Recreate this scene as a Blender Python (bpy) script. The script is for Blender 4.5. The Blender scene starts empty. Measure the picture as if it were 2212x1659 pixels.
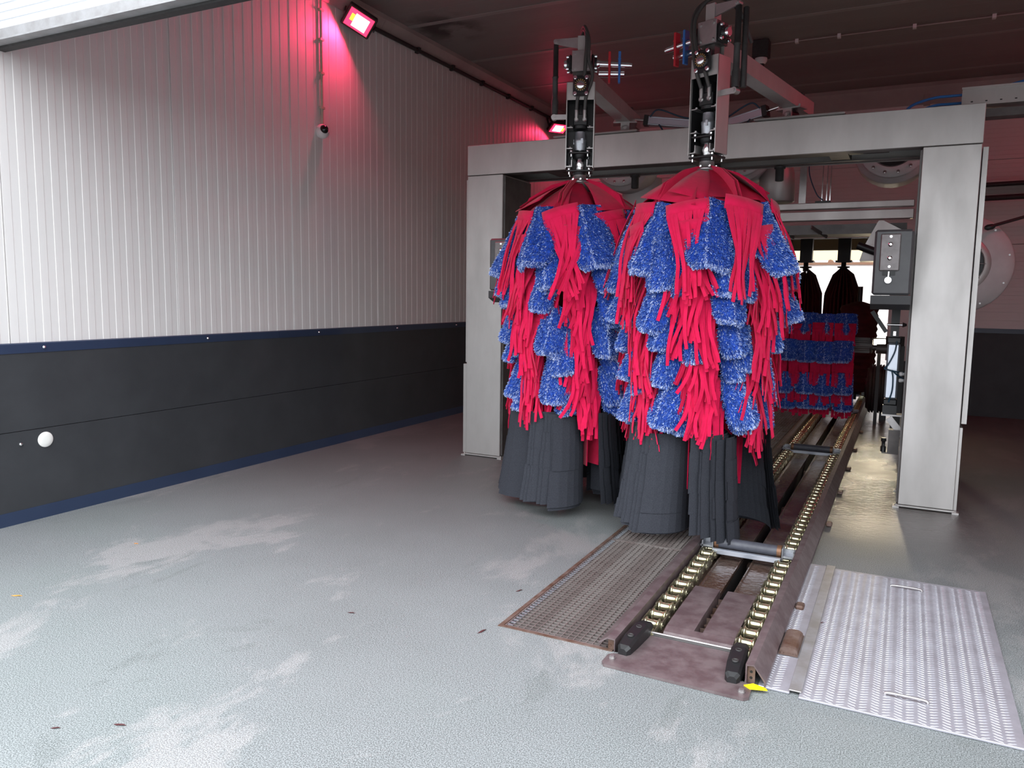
import bpy, math, random
from mathutils import Vector, Matrix
random.seed(7)
RND = random.Random(11)
sc = bpy.context.scene
COL = sc.collection
PI = math.pi

# ------------------------------------------------------------------ camera
cam_d = bpy.data.cameras.new('camera')
cam_d.sensor_width = 36.0
cam_d.lens = 36.0 * 1680.43 / 2212.0
cam_d.clip_start = 0.05
cam_d.clip_end = 200
cam = bpy.data.objects.new('camera', cam_d)
COL.objects.link(cam)
yaw, pitch, roll = -0.46684245, -0.11419565, 0.01401874
fw = Vector((math.sin(yaw) * math.cos(pitch), math.cos(yaw) * math.cos(pitch), math.sin(pitch)))
rt = Vector((math.cos(yaw), -math.sin(yaw), 0))
up = rt.cross(fw)
r2 = rt * math.cos(roll) + up * math.sin(roll)
u2 = -rt * math.sin(roll) + up * math.cos(roll)
cam.matrix_world = Matrix(((r2.x, u2.x, -fw.x, 0), (r2.y, u2.y, -fw.y, 0), (r2.z, u2.z, -fw.z, 1.55), (0, 0, 0, 1)))
sc.camera = cam

# ------------------------------------------------------------------ world, exposure
wd = bpy.data.worlds.new('overcast_sky')
sc.world = wd
wd.use_nodes = True
wn = wd.node_tree
wn.nodes.clear()
w_out = wn.nodes.new('ShaderNodeOutputWorld')
w_bg = wn.nodes.new('ShaderNodeBackground')
w_tc = wn.nodes.new('ShaderNodeTexCoord')
w_sep = wn.nodes.new('ShaderNodeSeparateXYZ')
w_rmp = wn.nodes.new('ShaderNodeValToRGB')
# overcast sky: zenith about two and a half times the horizon, dull ground below
w_rmp.color_ramp.elements[0].position = 0.0
w_rmp.color_ramp.elements[0].color = (0.10, 0.10, 0.10, 1)
w_rmp.color_ramp.elements[1].position = 1.0
w_rmp.color_ramp.elements[1].color = (1.16, 1.23, 1.29, 1)
e_ = w_rmp.color_ramp.elements.new(0.49)
e_.color = (0.16, 0.16, 0.16, 1)
e_ = w_rmp.color_ramp.elements.new(0.50)
e_.color = (0.52, 0.54, 0.57, 1)
w_add = wn.nodes.new('ShaderNodeMath')
w_add.operation = 'MULTIPLY_ADD'
w_add.inputs[1].default_value = 0.5
w_add.inputs[2].default_value = 0.5
wn.links.new(w_tc.outputs['Generated'], w_sep.inputs[0])
wn.links.new(w_sep.outputs[2], w_add.inputs[0])
wn.links.new(w_add.outputs[0], w_rmp.inputs[0])
wn.links.new(w_rmp.outputs[0], w_bg.inputs[0])
w_bg.inputs[1].default_value = 2.75
wn.links.new(w_bg.outputs[0], w_out.inputs[0])
sc.view_settings.view_transform = 'Standard'
sc.view_settings.look = 'None'
sc.view_settings.gamma = 1.0
sc.view_settings.use_curve_mapping = False
sc.view_settings.exposure = 0.85
sc.cycles.max_bounces = 10
sc.cycles.diffuse_bounces = 7
sc.cycles.caustics_reflective = False
sc.cycles.sample_clamp_indirect = 6.0


def spot_like(name, loc, aim, col, power, size, spread=PI):
    l = bpy.data.lights.new(name, 'AREA')
    l.shape = 'RECTANGLE'
    l.size, l.size_y = size
    l.color = col
    l.energy = power
    l.spread = spread
    o = bpy.data.objects.new(name, l)
    COL.objects.link(o)
    o.location = loc
    o.rotation_euler = (Vector(aim) - Vector(loc)).to_track_quat('-Z', 'Y').to_euler()
    return o


# ------------------------------------------------------------------ materials
MATS = {}


def pmat(name, col, rough=0.6, metal=0.0, col2=None, nscale=4.0, ndetail=5.0, contrast=0.5, bump=0.0, bscale=60.0,
         stretch=(1, 1, 1), rough2=None, spec=0.5, coat=0.0, emis=None, estr=0.0, sheen=0.0):
    if name in MATS:
        return MATS[name]
    m = bpy.data.materials.new(name)
    m.use_nodes = True
    nt = m.node_tree
    b = nt.nodes['Principled BSDF']
    b.inputs['Base Color'].default_value = (*col, 1)
    b.inputs['Roughness'].default_value = rough
    b.inputs['Metallic'].default_value = metal
    b.inputs['Specular IOR Level'].default_value = spec
    b.inputs['Coat Weight'].default_value = coat
    if sheen:
        b.inputs['Sheen Weight'].default_value = sheen
    if emis:
        b.inputs['Emission Color'].default_value = (*emis, 1)
        b.inputs['Emission Strength'].default_value = estr
    tc = nt.nodes.new('ShaderNodeTexCoord')
    mp = nt.nodes.new('ShaderNodeMapping')
    mp.inputs['Scale'].default_value = stretch
    nt.links.new(tc.outputs['Object'], mp.inputs[0])
    if col2 or rough2 is not None:
        n = nt.nodes.new('ShaderNodeTexNoise')
        n.inputs['Scale'].default_value = nscale
        n.inputs['Detail'].default_value = ndetail
        n.inputs['Roughness'].default_value = 0.6
        nt.links.new(mp.outputs[0], n.inputs['Vector'])
        r = nt.nodes.new('ShaderNodeMapRange')
        h = 0.28 * (1.02 - contrast) + 0.02
        r.inputs['From Min'].default_value = 0.5 - h
        r.inputs['From Max'].default_value = 0.5 + h
        nt.links.new(n.outputs[0], r.inputs['Value'])
        if col2:
            mx = nt.nodes.new('ShaderNodeMix')
            mx.data_type = 'RGBA'
            mx.inputs['A'].default_value = (*col, 1)
            mx.inputs['B'].default_value = (*col2, 1)
            nt.links.new(r.outputs[0], mx.inputs['Factor'])
            nt.links.new(mx.outputs['Result'], b.inputs['Base Color'])
        if rough2 is not None:
            r2_ = nt.nodes.new('ShaderNodeMapRange')
            r2_.inputs['To Min'].default_value = rough
            r2_.inputs['To Max'].default_value = rough2
            nt.links.new(r.outputs[0], r2_.inputs['Value'])
            nt.links.new(r2_.outputs[0], b.inputs['Roughness'])
    if bump:
        n2 = nt.nodes.new('ShaderNodeTexNoise')
        n2.inputs['Scale'].default_value = bscale
        n2.inputs['Detail'].default_value = 4
        nt.links.new(mp.outputs[0], n2.inputs['Vector'])
        bp = nt.nodes.new('ShaderNodeBump')
        bp.inputs['Strength'].default_value = bump
        bp.inputs['Distance'].default_value = 0.01
        nt.links.new(n2.outputs[0], bp.inputs['Height'])
        nt.links.new(bp.outputs[0], b.inputs['Normal'])
    MATS[name] = m
    return m


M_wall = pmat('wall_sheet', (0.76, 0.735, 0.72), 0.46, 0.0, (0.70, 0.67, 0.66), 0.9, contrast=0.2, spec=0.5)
M_wallseam = pmat('seam_dark', (0.06, 0.055, 0.055), 0.8)
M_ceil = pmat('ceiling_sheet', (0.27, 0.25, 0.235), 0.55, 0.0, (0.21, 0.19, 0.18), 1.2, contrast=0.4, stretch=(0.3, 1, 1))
M_batten = pmat('ceiling_batten', (0.31, 0.285, 0.275), 0.5)
M_coving = pmat('coving', (0.40, 0.35, 0.33), 0.45, 0.0, (0.32, 0.27, 0.26), 2, contrast=0.5)
M_dark = pmat('dark_board', (0.036, 0.038, 0.042), 0.5, 0.0, (0.047, 0.049, 0.054), 3, contrast=0.4, bump=0.08, bscale=140, spec=0.28)
M_navy = pmat('navy_flashing', (0.022, 0.036, 0.075), 0.38, 0.0, (0.026, 0.042, 0.085), 3)
M_steel = pmat('stainless', (0.56, 0.535, 0.52), 0.42, 0.75, (0.46, 0.44, 0.425), 3.5, contrast=0.35, rough2=0.55, bump=0.02, bscale=30, stretch=(1, 1, 0.35))
M_steelb = pmat('stainless_bright', (0.50, 0.48, 0.475), 0.38, 0.8, (0.38, 0.36, 0.355), 9, contrast=0.4)
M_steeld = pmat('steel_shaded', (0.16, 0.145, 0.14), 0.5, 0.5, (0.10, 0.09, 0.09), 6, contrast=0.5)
M_chrome = pmat('chrome', (0.85, 0.85, 0.86), 0.15, 1.0)
M_galv = pmat('galvanised', (0.50, 0.52, 0.56), 0.38, 0.7, (0.36, 0.37, 0.40), 26, contrast=0.6)
M_gold = pmat('zinc_yellow', (0.80, 0.76, 0.52), 0.22, 0.9, (0.66, 0.60, 0.38), 30, contrast=0.5)
M_goldd = pmat('greasy_zinc', (0.10, 0.09, 0.06), 0.35, 0.7, (0.36, 0.33, 0.22), 22, contrast=0.6)
M_brass = pmat('brass', (0.72, 0.50, 0.18), 0.35, 0.8)
M_black = pmat('black_paint', (0.012, 0.012, 0.013), 0.42)
M_rubber = pmat('rubber', (0.022, 0.020, 0.020), 0.6, 0.0, (0.035, 0.032, 0.032), 30)
M_hose = pmat('hose', (0.05, 0.045, 0.043), 0.55)
M_hoseg = pmat('hose_grey', (0.12, 0.10, 0.095), 0.6)
M_redp = pmat('red_plastic', (0.50, 0.02, 0.03), 0.45)
M_bluep = pmat('blue_plastic', (0.03, 0.14, 0.42), 0.45)
M_blueh = pmat('blue_hose', (0.03, 0.22, 0.62), 0.35)
M_teal = pmat('teal_hose', (0.01, 0.05, 0.09), 0.4)
M_plum = pmat('plum_brown_paint', (0.115, 0.078, 0.082), 0.40, 0.25, (0.18, 0.14, 0.142), 13, contrast=0.65, bump=0.05, bscale=50)
M_rust = pmat('rusty_brown', (0.20, 0.14, 0.12), 0.55, 0.3, (0.11, 0.055, 0.035), 14, contrast=0.5, bump=0.1, bscale=60)
M_copper = pmat('rust_ring', (0.22, 0.11, 0.06), 0.45, 0.5)
M_roll = pmat('roller_grey', (0.085, 0.09, 0.11), 0.45, 0.0, (0.06, 0.06, 0.075), 25)
M_grate = pmat('grating_steel', (0.40, 0.36, 0.34), 0.42, 0.55, (0.20, 0.15, 0.14), 9, contrast=0.5)
M_checker = pmat('tread_plate', (0.54, 0.54, 0.60), 0.42, 0.55, (0.38, 0.36, 0.40), 7, contrast=0.35, rough2=0.55)
M_lug = pmat('tread_lug', (0.62, 0.62, 0.68), 0.36, 0.6)
M_plasticw = pmat('white_plastic', (0.75, 0.74, 0.74), 0.35)
M_cream = pmat('cream_conduit', (0.55, 0.50, 0.40), 0.5, 0.0, (0.42, 0.36, 0.28), 10)
M_box = pmat('grey_box', (0.085, 0.085, 0.09), 0.42, 0.1, (0.11, 0.11, 0.115), 8)
M_alu = pmat('aluminium', (0.62, 0.66, 0.74), 0.3, 0.7)
M_glassd = pmat('smoked_dome', (0.01, 0.01, 0.01), 0.05, 0.0)
M_felt_r = pmat('red_felt', (0.58, 0.008, 0.06), 0.85, 0.0, (0.48, 0.006, 0.045), 20, contrast=0.3, bump=0.12, bscale=220, spec=0.15, sheen=0.15)
M_felt_rs = pmat('red_felt_strip', (0.74, 0.010, 0.082), 0.85, 0.0, (0.60, 0.008, 0.06), 14, contrast=0.3, bump=0.1, bscale=220, spec=0.15, sheen=0.15)
M_felt_dirty = pmat('red_felt_worn', (0.46, 0.010, 0.040), 0.9, 0.0, (0.16, 0.014, 0.032), 3.2, contrast=0.45, bump=0.12, bscale=220, spec=0.1)
M_felt_g = pmat('grey_felt', (0.052, 0.055, 0.066), 0.95, 0.0, (0.036, 0.038, 0.047), 190, ndetail=2, contrast=0.5, bump=0.15, bscale=250, spec=0.1)
M_cladd = pmat('white_cladding', (0.66, 0.68, 0.72), 0.35)
M_flash = pmat('grey_flashing', (0.42, 0.42, 0.43), 0.45, 0.3, (0.33, 0.32, 0.32), 9, contrast=0.6, bump=0.06, bscale=80)
M_creamw = pmat('cream_wall', (0.80, 0.62, 0.34), 0.7, 0.0, (0.74, 0.58, 0.34), 1.0)
M_outwall = pmat('outdoor_white_wall', (0.85, 0.84, 0.82), 0.7, 0.0, (0.70, 0.55, 0.52), 1.6, contrast=0.3)
M_tile = pmat('roof_tile_brown', (0.20, 0.10, 0.06), 0.8)
M_disc = pmat('white_disc', (0.85, 0.84, 0.80), 0.35)
M_yellow = pmat('yellow_tape', (0.85, 0.66, 0.01), 0.4)
M_leafo = pmat('leaf_orange', (0.75, 0.30, 0.06), 0.7)
M_leafb = pmat('leaf_dark', (0.07, 0.018, 0.02), 0.7)
M_mesh = pmat('fan_guard', (0.30, 0.28, 0.27), 0.4, 0.6)
M_fan = pmat('blower_shell', (0.62, 0.58, 0.58), 0.5, 0.0, (0.50, 0.46, 0.46), 3)
M_lampg = pmat('red_lamp_glass', (0.6, 0.02, 0.04), 0.2, emis=(1.0, 0.015, 0.05), estr=3.0)
M_led = pmat('red_lamp_led', (1, 0.4, 0.2), 0.2, emis=(1.0, 0.13, 0.11), estr=9.0)
M_led2 = pmat('red_lamp_led_small', (1, 0.3, 0.1), 0.2, emis=(1.0, 0.22, 0.01), estr=4.0)
M_bluedirt = pmat('pit_dark', (0.02, 0.017, 0.016), 0.7)


def blue_fur():
    m = bpy.data.materials.new('blue_tufted_fibre')
    m.use_nodes = True
    nt = m.node_tree
    b = nt.nodes['Principled BSDF']
    a = nt.nodes.new('ShaderNodeAttribute')
    a.attribute_name = 'tuft'
    nt.links.new(a.outputs['Color'], b.inputs['Base Color'])
    b.inputs['Roughness'].default_value = 0.75
    b.inputs['Specular IOR Level'].default_value = 0.2
    return m


M_fur = blue_fur()


def floor_material():
    m = bpy.data.materials.new('floor_epoxy')
    m.use_nodes = True
    nt = m.node_tree
    N, Lk = nt.nodes, nt.links
    b = N['Principled BSDF']
    tc = N.new('ShaderNodeTexCoord')

    def noise(scale, detail=4, vec=None, rough=0.6, dist=0.0):
        n = N.new('ShaderNodeTexNoise')
        n.inputs['Scale'].default_value = scale
        n.inputs['Detail'].default_value = detail
        n.inputs['Roughness'].default_value = rough
        n.inputs['Distortion'].default_value = dist
        Lk.new(vec or tc.outputs['Object'], n.inputs['Vector'])
        return n.outputs[0]

    def rng(v, a, b_, c=0.0, d=1.0):
        r = N.new('ShaderNodeMapRange')
        r.inputs[1].default_value = a
        r.inputs[2].default_value = b_
        r.inputs[3].default_value = c
        r.inputs[4].default_value = d
        Lk.new(v, r.inputs[0])
        return r.outputs[0]

    def mix(f, a, b_):
        x = N.new('ShaderNodeMix')
        x.data_type = 'RGBA'
        for s, v in (('Factor', f), ('A', a), ('B', b_)):
            if isinstance(v, tuple):
                x.inputs[s].default_value = (*v, 1)
            elif isinstance(v, float):
                x.inputs[s].default_value = v
            else:
                Lk.new(v, x.inputs[s])
        return x.outputs['Result']

    def math_(op, a, b_):
        x = N.new('ShaderNodeMath')
        x.operation = op
        for i, v in enumerate((a, b_)):
            if isinstance(v, (int, float)):
                x.inputs[i].default_value = v
            else:
                Lk.new(v, x.inputs[i])
        x.use_clamp = op in ('MULTIPLY', 'ADD')
        return x.outputs[0]
    big = noise(0.8, 6)
    c = mix(rng(big, 0.38, 0.62), (0.128, 0.138, 0.138), (0.165, 0.176, 0.178))
    green = noise(0.5, 4, dist=0.6)
    c = mix(math_('MULTIPLY', rng(green, 0.5, 0.66), 0.5), c, (0.12, 0.152, 0.14))
    # pale worn, dusty patches stretched along the drive-in direction
    mp = N.new('ShaderNodeMapping')
    mp.inputs['Rotation'].default_value = (0, 0, math.radians(-12))
    mp.inputs['Scale'].default_value = (1.0, 0.55, 1)
    Lk.new(tc.outputs['Object'], mp.inputs[0])
    pale = noise(1.3, 7, mp.outputs[0], 0.68, 0.3)
    c = mix(math_('MULTIPLY', rng(pale, 0.54, 0.60), 0.7), c, (0.30, 0.28, 0.275))
    stain = noise(1.9, 8, mp.outputs[0], 0.7, 0.8)
    c = mix(math_('MULTIPLY', rng(stain, 0.59, 0.64), 0.6), c, (0.085, 0.098, 0.092))
    # aggregate speckle
    sp = noise(210, 2)
    c = mix(rng(sp, 0.40, 0.62), mix(0.42, c, (0.04, 0.045, 0.045)), mix(0.36, c, (0.58, 0.62, 0.63)))
    sx = N.new('ShaderNodeSeparateXYZ')
    Lk.new(tc.outputs['Object'], sx.inputs[0])
    X, Y = sx.outputs[0], sx.outputs[1]
    # the wash bay floor is wet and browner beside the conveyor
    wet = math_('MULTIPLY', rng(Y, 4.9, 6.4), math_('MULTIPLY', rng(X, -3.2, -2.4), rng(X, .75, .25)))
    wn1 = noise(1.1, 5)
    wet = math_('MULTIPLY', wet, rng(wn1, 0.25, 0.5))
    painted_falloff = math_('MULTIPLY', rng(Y, 3.6, 7.5), 0.6)  # colour darkens inwards, standing in for daylight falling off behind the entrance
    c = mix(painted_falloff, c, (0.10, 0.085, 0.08))
    c = mix(math_('MULTIPLY', wet, 0.7), c, (0.10, 0.082, 0.072))
    Lk.new(c, b.inputs['Base Color'])
    ro = N.new('ShaderNodeMapRange')
    ro.inputs[3].default_value = 0.55
    ro.inputs[4].default_value = 0.12
    Lk.new(wet, ro.inputs[0])
    Lk.new(ro.outputs[0], b.inputs['Roughness'])
    bp = N.new('ShaderNodeBump')
    bp.inputs['Distance'].default_value = 0.004
    bp.inputs['Strength'].default_value = 0.35
    Lk.new(sp, bp.inputs['Height'])
    bp2 = N.new('ShaderNodeBump')
    bp2.inputs['Distance'].default_value = 0.010
    Lk.new(math_('MULTIPLY', wet, 0.9), bp2.inputs['Strength'])
    mp2 = N.new('ShaderNodeMapping')
    mp2.inputs['Scale'].default_value = (16, 34, 16)
    Lk.new(tc.outputs['Object'], mp2.inputs[0])
    rip = noise(1.0, 5, mp2.outputs[0], 0.6, 0.6)
    Lk.new(rip, bp2.inputs['Height'])
    Lk.new(bp.outputs[0], bp2.inputs['Normal'])
    Lk.new(bp2.outputs[0], b.inputs['Normal'])
    return m


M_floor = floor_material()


def ceiling_stains(m):
    """mould patch beside the left coving, as a world-placed mark"""
    nt = m.node_tree
    N, Lk = nt.nodes, nt.links
    b = N['Principled BSDF']
    src = b.inputs['Base Color'].links[0].from_socket
    tc = N.new('ShaderNodeTexCoord')
    vs = N.new('ShaderNodeVectorMath')
    vs.operation = 'DISTANCE'
    mp = N.new('ShaderNodeMapping')
    mp.inputs['Location'].default_value = (4.72, -7.55, 0)
    mp.inputs['Scale'].default_value = (1.3, 1.3, 0)
    # mapping: location added after scale, so compensate
    mp.inputs['Location'].default_value = (4.72 * 1.3, -7.62 * 1.3, 0)
    Lk.new(tc.outputs['Object'], mp.inputs[0])
    Lk.new(mp.outputs[0], vs.inputs[0])
    r = N.new('ShaderNodeMapRange')
    r.inputs[1].default_value = 0.70
    r.inputs[2].default_value = 0.25
    Lk.new(vs.outputs['Value'], r.inputs[0])
    n = N.new('ShaderNodeTexNoise')
    n.inputs['Scale'].default_value = 3
    n.inputs['Detail'].default_value = 8
    Lk.new(tc.outputs['Object'], n.inputs['Vector'])
    r2 = N.new('ShaderNodeMapRange')
    r2.inputs[1].default_value = 0.40
    r2.inputs[2].default_value = 0.52
    Lk.new(n.outputs[0], r2.inputs[0])
    mu = N.new('ShaderNodeMath')
    mu.operation = 'MULTIPLY'
    Lk.new(r.outputs[0], mu.inputs[0])
    Lk.new(r2.outputs[0], mu.inputs[1])
    x = N.new('ShaderNodeMix')
    x.data_type = 'RGBA'
    Lk.new(mu.outputs[0], x.inputs['Factor'])
    Lk.new(src, x.inputs['A'])
    x.inputs['B'].default_value = (0.05, 0.04, 0.04, 1)
    Lk.new(x.outputs['Result'], b.inputs['Base Color'])


ceiling_stains(M_ceil)


# ------------------------------------------------------------------ mesh builder
class MB:
    def __init__(s):
        s.v, s.f, s.sm, s.mi = [], [], [], []
        s.m = Matrix.Identity(4)
        s.cur = 0

    def add(s, vs, fs, smooth=False):
        o = len(s.v)
        s.v += [tuple(s.m @ Vector(p)) for p in vs]
        s.f += [tuple(o + i for i in f) for f in fs]
        s.sm += [smooth] * len(fs)
        s.mi += [s.cur] * len(fs)
        return s

    def box(s, x0, x1, y0, y1, z0, z1):
        vs = [(x, y, z) for x in (x0, x1) for y in (y0, y1) for z in (z0, z1)]
        return s.add(vs, [(0, 1, 3, 2), (4, 6, 7, 5), (0, 4, 5, 1), (2, 3, 7, 6), (0, 2, 6, 4), (1, 5, 7, 3)])

    def cbox(s, x0, x1, y0, y1, z0, z1, c=0.006):
        """box with chamfered edges"""
        c = min(c, (x1 - x0) * .45, (y1 - y0) * .45, (z1 - z0) * .45)
        vs, fs = [], []
        X, Y, Z = (x0, x1), (y0, y1), (z0, z1)
        idx = {}
        for i in (0, 1):
            for j in (0, 1):
                for k in (0, 1):
                    sx, sy, sz = (1, -1)[i] * c, (1, -1)[j] * c, (1, -1)[k] * c
                    for a, p in (('x', (X[i], Y[j] + sy, Z[k] + sz)), ('y', (X[i] + sx, Y[j], Z[k] + sz)), ('z', (X[i] + sx, Y[j] + sy, Z[k]))):
                        idx[(i, j, k, a)] = len(vs)
                        vs.append(p)
                    fs.append((idx[(i, j, k, 'x')], idx[(i, j, k, 'y')], idx[(i, j, k, 'z')]))
        for i in (0, 1):
            fs.append((idx[(i, 0, 0, 'x')], idx[(i, 1, 0, 'x')], idx[(i, 1, 1, 'x')], idx[(i, 0, 1, 'x')]))
            fs.append((idx[(0, i, 0, 'y')], idx[(1, i, 0, 'y')], idx[(1, i, 1, 'y')], idx[(0, i, 1, 'y')]))
            fs.append((idx[(0, 0, i, 'z')], idx[(1, 0, i, 'z')], idx[(1, 1, i, 'z')], idx[(0, 1, i, 'z')]))
            for j in (0, 1):
                fs.append((idx[(0, i, j, 'y')], idx[(1, i, j, 'y')], idx[(1, i, j, 'z')], idx[(0, i, j, 'z')]))
                fs.append((idx[(i, 0, j, 'x')], idx[(i, 1, j, 'x')], idx[(i, 1, j, 'z')], idx[(i, 0, j, 'z')]))
                fs.append((idx[(i, j, 0, 'x')], idx[(i, j, 1, 'x')], idx[(i, j, 1, 'y')], idx[(i, j, 0, 'y')]))
        return s.add(vs, fs)

    def beam(s, p0, p1, w, h, c=0.0):
        """rectangular bar between two points; w across, h up"""
        p0, p1 = Vector(p0), Vector(p1)
        d = (p1 - p0).normalized()
        ref = Vector((0, 0, 1)) if abs(d.z) < 0.9 else Vector((0, 1, 0))
        a = d.cross(ref).normalized()
        b = a.cross(d).normalized()
        vs = []
        for p in (p0, p1):
            for sa, sb in ((-1, -1), (1, -1), (1, 1), (-1, 1)):
                vs.append(p + a * sa * w / 2 + b * sb * h / 2)
        return s.add(vs, [(0, 1, 2, 3), (7, 6, 5, 4), (0, 4, 5, 1), (1, 5, 6, 2), (2, 6, 7, 3), (3, 7, 4, 0)])

    def cyl(s, p0, p1, r0, r1=None, n=16, smooth=True):
        p0, p1 = Vector(p0), Vector(p1)
        r1 = r0 if r1 is None else r1
        d = (p1 - p0).normalized()
        ref = Vector((0, 0, 1)) if abs(d.z) < 0.9 else Vector((1, 0, 0))
        a = d.cross(ref).normalized()
        b = d.cross(a)
        vs = []
        for p, r in ((p0, r0), (p1, r1)):
            for i in range(n):
                t = 2 * PI * i / n
                vs.append(p + a * math.cos(t) * r + b * math.sin(t) * r)
        s.add(vs, [(i, (i + 1) % n, n + (i + 1) % n, n + i) for i in range(n)], smooth)
        return s.add(vs, [tuple(range(n))[::-1], tuple(range(n, 2 * n))])

    def lathe(s, p0, axis, prof, n=24, smooth=True, caps=True):
        """prof: list of (distance along axis, radius)"""
        p0, d = Vector(p0), Vector(axis).normalized()
        ref = Vector((0, 0, 1)) if abs(d.z) < 0.9 else Vector((1, 0, 0))
        a = d.cross(ref).normalized()
        b = d.cross(a)
        vs, fs = [], []
        for h, r in prof:
            for i in range(n):
                t = 2 * PI * i / n
                vs.append(p0 + d * h + a * math.cos(t) * r + b * math.sin(t) * r)
        for k in range(len(prof) - 1):
            for i in range(n):
                fs.append((k * n + i, k * n + (i + 1) % n, (k + 1) * n + (i + 1) % n, (k + 1) * n + i))
        s.add(vs, fs, smooth)
        if caps:
            m = (len(prof) - 1) * n
            s.add(vs[:n], [tuple(range(n))[::-1]])
            s.add(vs[m:], [tuple(range(n))])
        return s

    def tube(s, path, r, n=8, smooth=True):
        P = [Vector(p) for p in path]
        vs, fs = [], []
        prev = None
        for i, p in enumerate(P):
            d = (P[min(i + 1, len(P) - 1)] - P[max(i - 1, 0)]).normalized()
            if prev is None:
                ref = Vector((0, 0, 1)) if abs(d.z) < 0.9 else Vector((1, 0, 0))
                a = d.cross(ref).normalized()
            else:
                a = (prev - d * prev.dot(d)).normalized()
            prev = a
            b = d.cross(a)
            for j in range(n):
                t = 2 * PI * j / n
                vs.append(p + a * math.cos(t) * r + b * math.sin(t) * r)
        for i in range(len(P) - 1):
            for j in range(n):
                fs.append((i * n + j, i * n + (j + 1) % n, (i + 1) * n + (j + 1) % n, (i + 1) * n + j))
        s.add(vs, fs, smooth)
        return s.add(vs, [tuple(range(n))[::-1], tuple(range(len(vs) - n, len(vs)))])

    def prism(s, poly, axis, a0, a1):
        """extrude a polygon given in the two other axes"""
        n = len(poly)
        vs = []
        for a in (a0, a1):
            for u, v in poly:
                vs.append({'x': (a, u, v), 'y': (u, a, v), 'z': (u, v, a)}[axis])
        fs = [tuple(range(n))[::-1], tuple(range(n, 2 * n))] + [(i, (i + 1) % n, n + (i + 1) % n, n + i) for i in range(n)]
        return s.add(vs, fs)

    def ribbon(s, path, normal_fn, w, t, smooth=False):
        """flat strip with thickness following path; normal_fn(i) gives the face normal"""
        P = [Vector(p) for p in path]
        vs, fs = [], []
        for i, p in enumerate(P):
            d = (P[min(i + 1, len(P) - 1)] - P[max(i - 1, 0)]).normalized()
            nn = Vector(normal_fn(i))
            nn = (nn - d * nn.dot(d)).normalized()
            a = d.cross(nn)
            for sa, sb in ((-1, -1), (1, -1), (1, 1), (-1, 1)):
                vs.append(p + a * sa * w / 2 + nn * sb * t / 2)
        for i in range(len(P) - 1):
            for j in range(4):
                fs.append((i * 4 + j, i * 4 + (j + 1) % 4, (i + 1) * 4 + (j + 1) % 4, (i + 1) * 4 + j))
        k = (len(P) - 1) * 4
        fs += [(3, 2, 1, 0), (k, k + 1, k + 2, k + 3)]
        return s.add(vs, fs, smooth)

    def mesh(s, name, mats, recalc=True):
        me = bpy.data.meshes.new(name)
        me.from_pydata(s.v, [], s.f)
        me.polygons.foreach_set('use_smooth', s.sm)
        me.polygons.foreach_set('material_index', s.mi)
        for m in (mats if isinstance(mats, (list, tuple)) else [mats]):
            me.materials.append(m)
        if recalc:
            import bmesh
            b = bmesh.new()
            b.from_mesh(me)
            bmesh.ops.recalc_face_normals(b, faces=b.faces)
            b.to_mesh(me)
            b.free()
        me.update()
        return me

    def build(s, name, mats, parent=None, recalc=True):
        o = bpy.data.objects.new(name, s.mesh(name, mats, recalc))
        COL.objects.link(o)
        if parent:
            o.parent = parent
        return o


def put(name, me, parent=None, M=None):
    o = bpy.data.objects.new(name, me)
    COL.objects.link(o)
    if parent:
        o.parent = parent
    if M is not None:
        o.matrix_local = M
    return o


def tag(o, label, cat, group=None, kind=None):
    if label:
        o['label'] = label
    if cat:
        o['category'] = cat
    if group:
        o['group'] = group
    if kind:
        o['kind'] = kind
    return o


def thing(name, label, cat, loc=(0, 0, 0), rz=0.0, group=None):
    o = bpy.data.objects.new(name, None)
    COL.objects.link(o)
    o.location = loc
    o.rotation_euler = (0, 0, rz)
    o.empty_display_size = 0.1
    return tag(o, label, cat, group)


def struct(o):
    o['kind'] = 'structure'
    return o


def T(x, y, z):
    return Matrix.Translation((x, y, z))


def RZ(a):
    return Matrix.Rotation(a, 4, 'Z')


def bolt(mb, p, d, r=0.01, h=0.008):
    p, d = Vector(p), Vector(d).normalized()
    mb.cyl(p, p + d * h * 0.35, r * 1.35, n=10)
    mb.cyl(p + d * h * 0.35, p + d * h, r, n=6, smooth=False)


# ------------------------------------------------------------------ setting
WX = -5.164      # left wall face
CZ = 4.45        # ceiling
BY = 12.2        # back wall
RX = 2.3         # right wall
FY = 3.0         # entrance lintel
exec_parts = []

# floor with the conveyor pit left open
PX0, PX1, PY0, PY1 = -1.615, -0.495, 3.12, 15.2
f = MB()
f.box(-9, PX0, -6, 26, -0.25, 0)
f.box(PX1, 9, -6, 26, -0.25, 0)
f.box(PX0, PX1, -6, PY0, -0.25, 0)
f.box(PX0, PX1, PY1, 26, -0.25, 0)
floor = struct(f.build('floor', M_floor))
p = MB()
p.box(PX0 - .02, PX1 + .02, PY0, PY1, -0.60, -0.56)
p.box(PX0 - .02, PX0 - .002, PY0, PY1, -0.56, -0.25)
p.box(PX1 + .002, PX1 + .02, PY0, PY1, -0.56, -0.25)
pit = struct(p.build('floor_pit', M_bluedirt, floor))

# left wall: ribbed sandwich panels on a backing, each panel a part
wl = MB()
wl.box(WX - 0.12, WX - 0.03, 1.6, 16.6, 0, CZ + 0.1)
wall_left = struct(wl.build('wall_left', M_wallseam))
tag(wall_left, 'white ribbed sandwich panel wall on the left', None)


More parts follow.
